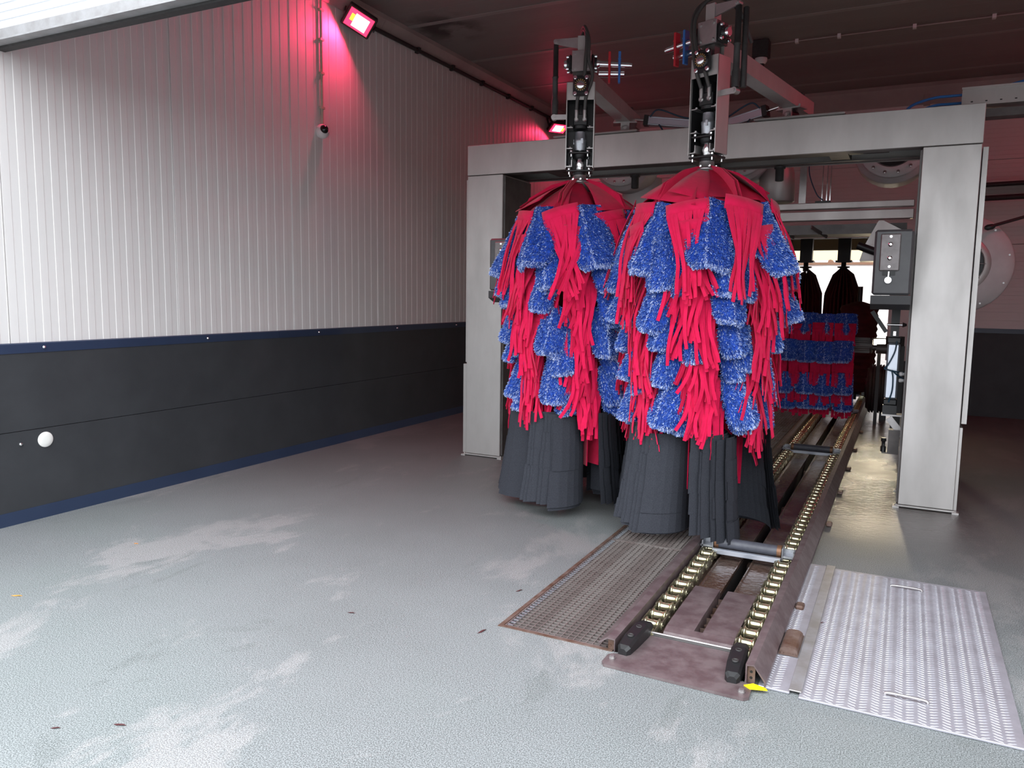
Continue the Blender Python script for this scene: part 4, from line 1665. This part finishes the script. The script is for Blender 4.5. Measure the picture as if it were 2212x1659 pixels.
# cable tray with blue hoses, over the right end of the arch
t = thing('cable_tray', 'light grey cable tray above the right end of the arch', 'cable tray', (.27, 7.05, 0))
m = MB()
m.box(0, 1.6, -.02, -.012, 3.04, 3.15)
m.box(0, 1.6, -.02, .16, 3.03, 3.04)
m.box(0, 1.6, .15, .16, 3.04, 3.15)
m.box(-.004, 1.6, -.03, -.012, 3.15, 3.165)
m.build('channel', M_steel, t)
m = MB()
for k in range(16):
    m.box(.06 + k * .095, .075 + k * .095, -.022, -.019, 3.052, 3.06)
m.build('slot', M_black, t)
m = MB()
m.box(.05, 1.6, .0, .14, 2.94, 3.0)
m.box(.1, .14, .0, .14, 2.93, 3.03)
m.box(1.2, 1.24, .0, .14, 2.93, 3.03)
m.build('support_bar', M_steeld, t)
for k, (dz, l) in enumerate(((0.0, 'uppermost blue hose arching from the cable tray onto the arch'), (-.055, 'second blue hose arching from the cable tray, beneath the uppermost'), (-.075, 'lowest blue hose curving from the cable tray'))):
    m = MB()
    z = 3.125 + dz
    yk = 7.09 + .02 * k
    m.tube(smoothpath([(.34, yk, z), (.2, yk, z), (.08, yk - .03, z - .01), (-.06, yk - .08, z - .06 - .01 * k), (-.13 + .02 * k, yk - .12, 2.99), (-.18 + .02 * k, 6.92, 2.925)], 6), .0105, 8)
    tag(m.build('air_hose', M_blueh), l, 'hose')
m = MB()
m.tube(smoothpath([(.45, 7.12, 3.13), (.6, 7.12, 3.18), (.8, 7.1, 3.21), (1.1, 7.1, 3.22)], 6), .0105, 8)
tag(m.build('air_hose', M_blueh), 'blue hose rising out of the top of the cable tray', 'hose')

# ------------------------------------------------------------------ lamps, cameras, conduits


def flood(name, loc, aim, label, power, spin=0.0):
    t = thing(name, label, 'floodlight', loc)
    d = (Vector(aim) - Vector(loc)).normalized()
    M = d.to_track_quat('-Z', 'Y').to_matrix().to_4x4()
    t.matrix_world = T(*loc) @ M @ RZ(spin) @ Matrix.Scale(1.25, 4)
    m = MB()
    m.cbox(-.12, .12, -.09, .09, -.012, .045, .008)
    for k in range(7):
        m.box(-.10 + k * .032, -.095 + k * .032, -.07, .07, .045, .07)
    m.build('housing', M_black, t)
    m = MB()
    m.box(-.10, .10, -.072, .072, -.016, -.0125)
    m.build('glass', M_lampg, t)
    m = MB()
    m.box(-.045, .07, -.05, .055, -.019, -.0165)
    m.build('led', M_led, t)
    m = MB()
    m.box(-.075, -.048, -.035, .02, -.019, -.0165)
    m.build('small_led', M_led2, t)
    m = MB()
    m.box(-.135, -.125, -.012, .012, -.01, .14)
    m.box(.125, .135, -.012, .012, -.01, .14)
    m.box(-.135, .135, -.012, .012, .14, .15)
    m.build('bracket', M_black, t)
    spot = spot_like('red_light', tuple(Vector(loc) + d * .03), aim, (1.0, .035, .14), power, (.22, .15))
    spot.parent = t
    spot.matrix_parent_inverse = t.matrix_world.inverted()
    return t


flood('floodlight', (-4.99, 6.45, 4.20), (-4.55, 5.75, 3.55), 'lit red floodlight high on the left wall near the dome camera', 12, math.radians(212))
flood('floodlight', (-4.98, 11.35, 4.12), (-4.5, 11.0, 3.0), 'lit red floodlight deep at the far end of the left wall', 5)
flood('floodlight', (2.1, 6.9, 4.1), (1.2, 7.4, 3.0), 'red floodlight high on the right wall outside the view', 4)
flood('floodlight', (2.1, 11.0, 4.1), (1.4, 10.7, 3.0), 'red floodlight on the far right wall outside the view', 1.2)
m = MB()
m.tube(smoothpath([(WX + .02, 6.45, 4.25), (-5.08, 6.45, 4.22), (-5.02, 6.45, 4.27)], 4), .012, 6)
m.build('stay', M_black, None)
bpy.data.objects['stay']['label'] = 'short black stay tying the near red floodlight to the wall'
bpy.data.objects['stay']['category'] = 'bracket'

m = MB()
m.tube([(WX + .016, 6.07, 3.14), (WX + .016, 6.07, CZ - .14)], .014, 8)
for z in (3.3, 3.62, 3.93, 4.2):
    m.box(WX + .0, WX + .034, 6.045, 6.095, z, z + .02)
o = m.build('conduit', M_cream)
tag(o, 'cream conduit dropping down the left wall to the dome camera', 'conduit')


def dome(label, M):
    t = thing('dome_camera', label, 'camera')
    t.matrix_world = M
    m = MB()
    m.lathe((0, 0, 0), (0, 0, 1), [(0, .068), (.018, .07), (.04, .066), (.058, .052), (.064, .045)], n=30)
    m.build('body', M_plasticw, t)
    m = MB()
    m.lathe((0, 0, .060), (0, 0, 1), [(0, .042), (.014, .040), (.03, .031), (.040, .016), (.043, .003)], n=24)
    m.build('smoked_lens', M_glassd, t)
    return t


dome('white dome camera on the left wall under its conduit', T(WX + .004, 6.07, 3.085) @ Matrix.Rotation(math.radians(72), 4, 'Y') @ Matrix.Rotation(math.radians(22), 4, 'X'))
t = dome('white dome camera on a black box under the ceiling', T(-1.66, 9.45, 4.25) @ Matrix.Rotation(PI, 4, 'X'))
m = MB()
m.cbox(-.09, .09, -.07, .07, -.19, -.002, .006)
m.build('mount_box', M_rubber, t)
m = MB()
m.tube([(-1.60, 9.58, CZ - .018), (2.25, 9.60, CZ - .018)], .009, 6)
o = m.build('ceiling_cable', M_coving)
tag(o, 'thin pale cable clipped across the ceiling to the far dome camera', 'cable')
cc = MB()
cc.box(-.018, .018, -.028, .028, -.02, .022)
me_c = cc.mesh('cable_clip', M_plasticw)
for x in (-1.3, -.86, -.12, .60, 1.17):
    put('cable_clip', me_c, o, T(x, 9.59, CZ - .02))

# low work lamp beside the conveyor, shining towards the entrance
t = thing('work_lamp', 'lit warm white work lamp between the motor and the right post', 'lamp', (-.275, 10.6, 1.02))
m = MB()
m.cbox(-.08, .08, 0, .09, -.06, .06, .01)
m.build('housing', M_black, t)
m = MB()
m.box(-.065, .065, -.006, -.001, -.048, .048)
m.build('lit_lens', pmat('warm_lamp_lens', (1, .9, .7), .3, emis=(1.0, .84, .52), estr=90.0), t)
m = MB()
m.box(-.02, .02, .03, .06, -1.02, -.06)
m.build('stand', M_black, t)
wl_ = spot_like('warm_light', (-.275, 10.58, 1.02), (-.42, 6.0, .0), (1.0, .86, .66), 1.15, (.13, .10), 1.5)
wl_.parent = t
wl_.matrix_parent_inverse = Matrix.Translation((.275, -10.6, -1.02))

# ------------------------------------------------------------------ far brushes silhouetted at the exit


M_feltfar = pmat('silhouette_red_felt', (.09, .004, .010), .9, 0, (.05, .003, .007), 5)  # red felt with backlit shade put into its colour, for silhouettes


def far_brush(x, y, label, seed):
    R = random.Random(seed)
    t = thing('far_brush', label, 'wash brush', (x, y, 0))
    m = MB()
    m.lathe((0, 0, 2.03), (0, 0, 1), [(0, .05), (.05, .05), (.06, .1), (.08, .1), (.085, .04), (.16, .04)], n=14)
    m.box(-.10, .10, -.08, .08, 2.18, 2.72)
    m.box(-.13, .13, -.1, .1, 2.18, 2.21)
    m.build('drive_head', M_black, t)
    nb = 26
    pr = [(.05, 2.03), (.17, 1.93), (.285, 1.62), (.30, 1.1), (.27, .35), (.05, .35)]
    bm2 = MB()
    vs = []
    for tt in (-.012, .012):
        for r, z in pr:
            vs.append((r, tt * (.3 + 2.4 * r), z))
    nn = len(pr)
    bm2.add(vs, [tuple(range(nn))[::-1], tuple(range(nn, 2 * nn))] + [(i, (i + 1) % nn, nn + (i + 1) % nn, nn + i) for i in range(nn)])
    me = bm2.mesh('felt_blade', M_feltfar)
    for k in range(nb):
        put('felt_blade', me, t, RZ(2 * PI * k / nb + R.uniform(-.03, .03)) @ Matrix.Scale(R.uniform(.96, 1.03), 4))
    return t


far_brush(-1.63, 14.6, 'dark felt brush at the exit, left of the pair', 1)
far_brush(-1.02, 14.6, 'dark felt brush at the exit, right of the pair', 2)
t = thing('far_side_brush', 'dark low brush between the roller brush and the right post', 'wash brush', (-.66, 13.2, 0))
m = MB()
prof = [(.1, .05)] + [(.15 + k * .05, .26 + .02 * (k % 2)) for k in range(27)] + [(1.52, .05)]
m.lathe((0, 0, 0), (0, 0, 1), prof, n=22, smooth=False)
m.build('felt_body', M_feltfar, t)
m = MB()
m.cyl((0, 0, 0.0), (0, 0, 1.75), .035, n=12)
m.build('shaft', M_black, t)

# second portal deep inside carrying the far pair
t = thing('far_arch', 'dark portal beam deep in the tunnel above the far brushes', 'arch', (0, 14.9, 0))
m = MB()
m.box(-2.9, .2, 0, .25, 2.62, 2.95)
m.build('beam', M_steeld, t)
for x in (-2.9, .06):
    m = MB()
    m.box(x, x + .14, 0, .25, 0, 2.62)
    m.build('post', M_steeld, t)

# ------------------------------------------------------------------ conveyor
CY0, CY1 = 3.33, 15.0
t = thing('conveyor_bed', 'wet brown steel conveyor bed between the two chains', 'conveyor', (0, 0, 0))
M_wetbed = pmat('wet_steel_bed', (.12, .055, .035), .10, .35, (.24, .20, .18), 3.0, contrast=.6, rough2=.24, bump=.5, bscale=30)
for x0, x1 in ((-.925, -.795), (-.735, -.605)):
    m = MB()
    m.box(x0, x1, 4.03, CY1, -.045, -.033)
    m.prism([(x0, -.033), (x0 + .012, -.033), (x0 + .006, -.022), (x0, -.022)], 'y', 4.03, CY1)
    m.prism([(x1 - .012, -.033), (x1, -.033), (x1, -.022), (x1 - .006, -.022)], 'y', 4.03, CY1)
    m.build('deck_plate', M_wetbed, t)
m = MB()
m.box(-.795, -.735, 3.5, CY1, -.22, -.20)
m.box(-.80, -.797, 4.03, CY1, -.20, -.045)
m.box(-.733, -.730, 4.03, CY1, -.20, -.045)
m.build('slot_floor', M_bluedirt, t)
for x0, x1 in ((-1.055, -.925), (-.605, -.485)):
    m = MB()
    m.box(x0, x1, 3.45, CY1, -.12, -.10)
    m.box(x0, x0 + .008, 3.45, CY1, -.10, -.035)
    m.box(x1 - .008, x1, 3.45, CY1, -.10, -.035)
    m.build('chain_channel', M_rust, t)
for y in (4.9, 6.4, 7.9, 9.4, 10.9, 12.4):
    m = MB()
    m.box(-1.055, -.485, y, y + .06, -.16, -.12)
    m.build('cross_member', M_rust, t)
m = MB()
m.box(-1.03, -.50, 3.345, 3.36, -.04, .0)
m.cyl((-1.0, 3.348, .020), (-.59, 3.348, .020), .006, n=8)
m.box(-1.0, -.59, 3.344, 3.352, -.005, .020)
for x in (-.93, -.86, -.70):
    bolt(m, (x, 3.33, -.012), (0, -1, 0), .008, .01)
m.build('front_lip', M_steelb, t)

# nose block
t = thing('nose_block', 'plum brown rounded nose block at the front of the conveyor', 'block', (0, 0, 0))


def nose_prof(x0, x1):
    m = MB()
    pr = [(3.375, -.10), (3.378, -.045), (3.392, -.015), (3.42, .006), (3.47, .016), (3.62, .020), (4.03, .020), (4.03, -.10)]
    m.prism(pr, 'x', x0, x1)
    return m


nose_prof(-.915, -.785).build('left_half', M_plum, t)
nose_prof(-.745, -.600).build('right_half', M_plum, t)
m = MB()
pr = [(3.375, -.10), (3.378, -.045), (3.392, -.015), (3.42, .006), (3.455, .014), (3.47, .014), (3.47, -.10)]
m.prism(pr, 'x', -.785, -.745)
m.build('front_bridge', M_plum, t)
m = MB()
m.box(-.785, -.745, 3.47, 4.03, -.09, -.07)
for y in (3.53, 3.66, 3.80, 3.93):
    m.cyl((-.765, y, -.07), (-.765, y, -.03), .018, n=12)
    m.box(-.783, -.747, y + .05, y + .056, -.07, -.015)
m.build('slot_bolts', M_rust, t)

# roller chains: every link and roller a part
PITCH = .115
NL = int((CY1 - CY0) / PITCH)
lk = []
for w in (.040, .047):
    m = MB()
    for s in (-1, 1):
        x = s * w
        r = .021
        pr = []
        for q in range(7):
            a = PI / 2 + PI * q / 6
            pr.append((r * math.cos(a), r * math.sin(a)))
        for q in range(7):
            a = -PI / 2 + PI * q / 6
            pr.append((PITCH + r * math.cos(a), r * math.sin(a)))
        m.prism(pr, 'x', x - .0028, x + .0028)
    m.cyl((-w - .006, 0, 0), (w + .006, 0, 0), .006, n=8)
    m.cyl((-w - .006, PITCH, 0), (w + .006, PITCH, 0), .006, n=8)
    lk.append(m.mesh('link', M_goldd))
m = MB()
m.lathe((-.036, 0, 0), (1, 0, 0), [(0, .014), (.002, .029), (.006, .032), (.010, .024), (.018, .0205), (.054, .0205), (.062, .024), (.066, .032), (.070, .029), (.072, .014)], n=16)
me_rl = m.mesh('chain_roller', M_gold)
for cx, lab in ((-.985, 'zinc plated conveyor chain next to the floor grate'), (-.548, 'zinc plated conveyor chain next to the tread plates')):
    t = thing('conveyor_chain', lab, 'chain', (cx, CY0 + .03, 0))
    for k in range(NL):
        zz = .004
        put('link', lk[k % 2], t, T(0, k * PITCH, zz))
        put('chain_roller', me_rl, t, T(0, k * PITCH, zz))

# push rollers carried by the chains
for i, (y, lab) in enumerate(((4.72, 'grey push roller on the conveyor in front of the brushes'), (8.25, 'grey push roller on the conveyor behind the right brush'), (11.4, 'grey push roller under the roller brush'), (13.6, 'farthest grey push roller on the conveyor'))):
    t = thing('push_roller', lab, 'roller', (-.767, y, .058))
    m = MB()
    m.cyl((-.17, 0, 0), (.17, 0, 0), .034, n=24)
    m.build('barrel', M_roll, t)
    for s in (-1, 1):
        m = MB()
        m.cyl((s * .17, 0, 0), (s * .195, 0, 0), .037, n=24)
        m.build('collar', M_copper, t)
        m = MB()
        m.cbox(min(s * .199, s * .28), max(s * .199, s * .28), -.035, .05, -.03, -.015, .003)
        m.cbox(min(s * .199, s * .206), max(s * .199, s * .206), -.04, .05, -.045, .03, .002)
        m.box(min(s * .262, s * .27), max(s * .262, s * .27), -.035, .05, -.04, .01)
        m.box(min(s * .206, s * .262), max(s * .206, s * .262), .03, .04, -.03, .012)
        m.build('bracket', M_galv, t)
    m = MB()
    m.cbox(-.198, .198, -.075, -.045, -.052, -.022, .003)
    m.build('cross_bar', M_alu, t)

# guide rails
t = thing('guide_rail', 'plum brown angled guide rail along the right chain', 'rail', (0, 0, 0))
ys = [3.09, 4.12, 6.5, 9.0, 11.5, 14.0]
for a, b in zip(ys[:-1], ys[1:]):
    m = MB()
    o_ = [(-.488, .002), (-.488, .088), (-.455, .092), (-.408, .030), (-.408, .002)]
    i_ = [(-.482, .002), (-.482, .082), (-.457, .086), (-.414, .028), (-.414, .002)]
    m.prism([o_[0], o_[1], i_[1], i_[0]], 'y', a, b - .004)
    m.prism([o_[1], o_[2], i_[2], i_[1]], 'y', a, b - .004)
    m.prism([o_[2], o_[3], i_[3], i_[2]], 'y', a, b - .004)
    m.prism([o_[3], o_[4], i_[4], i_[3]], 'y', a, b - .004)
    m.build('rail_section', M_plum, t)
m = MB()
m.box(-.481, -.452, 3.105, 3.115, .004, .08)
m.build('end_plate', M_rust, t)
m = MB()
for z in (.03, .055):
    m.cyl((-.467, 3.104, z), (-.467, 3.1055, z), .006, n=10)
m.build('bolt_hole', M_black, t)
for y in (3.98, 5.6, 6.6, 7.6, 8.6, 9.8):
    m = MB()
    m.cbox(-.406, -.365, y, y + .07, .002, .028, .008)
    m.build('foot_lug', M_rust, t)
t = thing('guide_rail', 'plum brown sloping guard strip along the left chain', 'rail', (0, 0, 0))
for a, b in zip([3.115, 4.3, 6.5, 9.0, 11.5], [4.3, 6.5, 9.0, 11.5, 14.0]):
    m = MB()
    m.prism([(-1.125, .032), (-1.085, .060), (-1.048, .058), (-1.048, .053), (-1.084, .054), (-1.121, .027)], 'y', a, b - .004)
    m.prism([(-1.052, .053), (-1.048, .053), (-1.048, -.02), (-1.052, -.02)], 'y', a, b - .004)
    m.build('rail_section', M_plum, t)
m = MB()
m.box(-1.084, -1.056, 3.13, 3.14, .004, .052)
m.box(-1.078, -1.07, 3.127, 3.131, .018, .026)
m.build('end_plate', M_rust, t)

# black plastic lead-in shoes


def shoe(x, y, rz, label):
    t = thing('guide_shoe', label, 'guide block', (x, y, 0), rz)
    m = MB()
    n = 9
    secs = [(-.02, .018, .000, .040), (.0, .030, .0, .052), (.08, .034, .0, .068), (.20, .034, .0, .074), (.27, .030, .0, .060), (.285, .022, .005, .045)]
    vs, fs = [], []
    for yy, hw, z0, z1 in secs:
        c = .010
        vs += [(-hw, yy, z0), (hw, yy, z0), (hw, yy, z1 - c), (hw - c, yy, z1), (-hw + c, yy, z1), (-hw, yy, z1 - c)]
    for k in range(len(secs) - 1):
        for j in range(6):
            fs.append((k * 6 + j, k * 6 + (j + 1) % 6, (k + 1) * 6 + (j + 1) % 6, (k + 1) * 6 + j))
    fs += [tuple(range(6))[::-1], tuple(range(len(vs) - 6, len(vs)))]
    m.add(vs, fs)
    m.build('body', M_black, t)
    m = MB()
    for yy in (.07, .17):
        m.lathe((0, yy, .072 if yy < .1 else .0735), (0, 0, 1), [(-.006, .014), (.001, .014), (.001, .009), (-.002, .008)], n=16)
    m.build('countersunk_bolt', M_rubber, t)
    return t


shoe(-1.0, 3.10, math.radians(-4), 'black plastic lead-in shoe at the left chain end')
shoe(-.535, 3.075, math.radians(3), 'black plastic lead-in shoe at the right chain end')

# front base plate
t = thing('base_plate', 'plum brown flat steel plate bolted to the floor before the conveyor', 'plate', (0, 0, 0))
m = MB()
out = [(-1.06, 2.985), (-1.045, 2.965), (-.47, 2.955), (-.452, 2.975), (-.455, 3.07), (-.47, 3.085), (-.52, 3.09), (-.55, 3.12), (-.56, 3.33), (-.97, 3.33), (-.975, 3.15), (-1.0, 3.09), (-1.04, 3.08), (-1.06, 3.06)]
m.prism(out, 'z', .001, .013)
m.build('plate', M_plum, t)
for x, y in ((-1.03, 3.03), (-.485, 3.0)):
    m = MB()
    bolt(m, (x, y, .013), (0, 0, 1), .011, .014)
    m.build('bolt', M_steelb, t)
m = MB()
m.prism([(-.486, 3.055), (-.455, 3.085), (-.405, 3.07), (-.395, 3.055), (-.43, 3.045), (-.46, 3.035)], 'z', .014, .018)
o = m.build('tape_scrap', M_yellow)
tag(o, 'scrap of yellow plastic under the end of the right guide rail', 'tape')

# ------------------------------------------------------------------ floor gratings
GW0, GW1 = -1.600, -1.070
gl = 1.5
for gi in range(7):
    y0 = 3.135 + gi * gl
    y1 = y0 + gl - .012
    words = ['at the very front of the pit', 'second from the front, under the right brush', 'third from the front', 'fourth from the front', 'fifth from the front', 'sixth from the front', 'farthest from the entrance']
    t = thing('floor_grate', 'steel floor grating beside the conveyor, ' + words[gi], 'grating', (0, y0, 0), 0)
    m = MB()
    L = y1 - y0
    m.box(GW0, GW1, 0, .006, -.035, .002)
    m.box(GW0, GW1, L - .006, L, -.035, .002)
    m.box(GW0, GW0 + .006, .006, L - .006, -.035, .002)
    m.box(GW1 - .006, GW1, .006, L - .006, -.035, .002)
    m.build('frame', M_grate, t)
    nb = 17
    bb = MB()
    bb.box(-.0016, .0016, .006, L - .006, -.032, .0)
    me_bar = bb.mesh('bar', M_grate)
    for k in range(1, nb):
        put('bar', me_bar, t, T(GW0 + (GW1 - GW0) * k / nb, 0, 0))
    nc = 50
    cb = MB()
    cb.box(GW0 + .006, GW1 - .006, -.0018, .0018, -.032, -.001)
    me_cb = cb.mesh('cross_bar', M_grate)
    if gi < 2:
        for k in range(1, nc):
            put('cross_bar', me_cb, t, T(0, L * k / nc, 0))
    else:
        cb = MB()
        for k in range(1, nc):
            cb.box(GW0 + .006, GW1 - .006, L * k / nc - .0013, L * k / nc + .0013, -.022, -.004)
        o = cb.build('cross_bars', M_grate, t, recalc=False)
        o['kind'] = 'stuff'
# pit rim angle with bright serrated edge
t = thing('pit_rim', 'rusty angle iron rim around the grating pit', 'rim', (0, 0, 0))
m = MB()
m.box(-1.625, -1.603, 3.11, 13.6, -.04, .003)
m.build('long_side', M_rust, t)
m = MB()
m.box(-1.625, -1.06, 3.112, 3.13, -.04, .004)
m.build('front_side', M_rust, t)
m = MB()
for k in range(330):
    yy = 3.15 + k * .03
    m.box(GW0 + .008, GW0 + .034, yy, yy + .011, -.004, .002)
o = m.build('serration', M_galv, t)
o['kind'] = 'stuff'
m = MB()
m.box(-1.066, -1.058, 3.13, 14, -.3, .0)
m.build('inner_side', M_rust, t)

# ------------------------------------------------------------------ tread plates on the right


def tread(x0, x1, y0, y1, label, zt=.010, rough_handles=()):
    t = thing('tread_plate', label, 'floor plate', (x0, y0, 0))
    w, l = x1 - x0, y1 - y0
    m = MB()
    m.cbox(0, w, 0, l, .001, zt, .002)
    m.build('sheet', M_checker, t)
    m = MB()
    px, py = .040, .0215
    nx, ny = int((w - .02) / px), int((l - .02) / py)
    for i in range(nx):
        for j in range(ny):
            cx = .016 + i * px + px * .3
            cy_ = .014 + j * py
            s = 1 if i % 2 else -1
            a = math.radians(24) * s
            ux, uy = math.cos(a) * .017, math.sin(a) * .017
            vx, vy = -math.sin(a) * .0034, math.cos(a) * .0034
            z = zt
            m.add([(cx - ux, cy_ - uy, z), (cx + vx, cy_ + vy, z), (cx + ux, cy_ + uy, z), (cx - vx, cy_ - vy, z), (cx - ux * .5, cy_ - uy * .5, z + .0018), (cx + ux * .5, cy_ + uy * .5, z + .0018)],
                  [(0, 1, 4), (1, 5, 4), (1, 2, 5), (2, 3, 5), (3, 4, 5), (3, 0, 4)])
    o = m.build('tread_lugs', M_lug, t, recalc=False)
    o['kind'] = 'stuff'
    for hx, hy in rough_handles:
        m = MB()
        m.tube(smoothpath([(hx - .075, hy, zt - .003), (hx - .068, hy, zt + .010), (hx, hy - .002, zt + .013), (hx + .068, hy, zt + .010), (hx + .075, hy, zt - .003)], 4), .0055, 8)
        m.build('lift_handle', M_steelb, t)
    return t


tread(-.282, .470, 3.075, 4.715, 'large silver tread plate with two lift handles', rough_handles=((.375, .18), (.372, 1.475)))
tread(-.438, -.318, 3.095, 4.735, 'narrow silver tread plate beside the right guide rail')
m = MB()
m.cbox(-.322, -.274, 3.105, 4.735, .0115, .017, .002)
o = m.build('cover_bar', pmat('plate_bar', (.50, .50, .53), .4, .6, (.36, .34, .33), 8, contrast=.5))
tag(o, 'flat steel cover bar joining the two tread plates', 'cover bar')
# rusty curved cover
t = thing('sensor_cover', 'rusty brown curved cover on the narrow tread plate', 'cover', (-.366, 3.42, .010))
m = MB()
pr = []
for k in range(9):
    a = PI * k / 8
    pr.append((-.04 + .0 - .038 * math.cos(a) + .04, .008 + .026 * math.sin(a) ** .7))
pr = [(-.038, .001)] + pr + [(.038, .001)]
m.prism(pr, 'y', .015, .225)
m.build('shell', M_rust, t)
m = MB()
m.box(-.040, .040, 0, .24, .0025, .006)
for x in (-.027, .027):
    for y in (.008, .232):
        bolt(m, (x, y, .006), (0, 0, 1), .006, .006)
m.build('flange', M_rust, t)

# ------------------------------------------------------------------ litter on the floor
for i, (x, y, mt, lab, s, a) in enumerate((
        (-3.93, 2.26, M_leafo, 'small orange leaf sliver on the floor near the left wall', .030, .4),
        (-4.13, 3.10, M_leafo, 'tiny orange leaf on the pale scratch near the left wall', .018, .1),
        (-2.42, 1.72, M_leafb, 'dark broken twig lying alone on the open floor', .026, .3),
        (-2.60, 1.60, M_leafb, 'short dark red leaf scrap left of the broken twig', .018, .5),
        (-1.73, 3.55, M_leafb, 'dark leaf scrap on the floor left of the grating', .022, 1.1),
        (-1.66, 3.02, M_leafb, 'dark twig at the front corner of the grating', .030, 1.3),
        (-2.32, 2.9, M_leafb, 'dark leaf crumb on the floor midway to the left brush', .020, .2),
        (-.268, 3.86, M_leafb, 'dark red leaf on the large tread plate', .012, .9),
        (-1.62, 1.32, M_leafb, 'dark red leaf scrap at the bottom edge of the floor', .016, .0))):
    m = MB()
    m.add([(-s, 0, .0015), (-s * .3, -s * .22, .003), (s * .6, -s * .15, .006), (s, 0, .002), (s * .5, s * .2, .004), (-s * .4, s * .15, .003),
           (-s, 0, .0005), (-s * .3, -s * .22, .001), (s * .6, -s * .15, .004), (s, 0, .0005), (s * .5, s * .2, .002), (-s * .4, s * .15, .001)],
          [(0, 1, 2, 3, 4, 5), (11, 10, 9, 8, 7, 6)] + [(k, (k + 1) % 6, 6 + (k + 1) % 6, 6 + k) for k in range(6)])
    o = m.build('leaf', mt)
    o.location = (x, y, .012 if 'tread' in lab else 0)
    o.rotation_euler = (0, 0, a)
    tag(o, lab, 'leaf')

# ------------------------------------------------------------------ groups of alike things
GROUPS = {'wash_brush': 'hanging wash brushes at the arch', 'brush_arm': 'swing arms above the brushes', 'floodlight': 'red floodlights',
          'floor_grate': 'floor gratings in a row', 'tread_plate': 'silver tread plates', 'conveyor_chain': 'conveyor chains',
          'push_roller': 'push rollers on the conveyor', 'control_box': 'control boxes on the arch posts', 'leaf': 'leaf litter on the floor',
          'far_brush': 'felt brushes at the exit', 'guide_shoe': 'lead-in shoes', 'guide_rail': 'guide rails', 'blower': 'round blowers behind the arch',
          'air_cylinder': 'air cylinders on the arch', 'sensor': 'sensors under the arch', 'pivot_plate': 'pivot plates on the arch',
          'dome_camera': 'dome cameras', 'air_hose': 'blue air hoses at the cable tray', 'air_duct': 'round air ducts', 'pipe': 'black pipes on the back wall'}
for o in list(bpy.data.objects):
    if o.parent is None and 'label' in o and 'kind' not in o:
        g_ = GROUPS.get(o.name.split('.')[0])
        if g_:
            o['group'] = g_
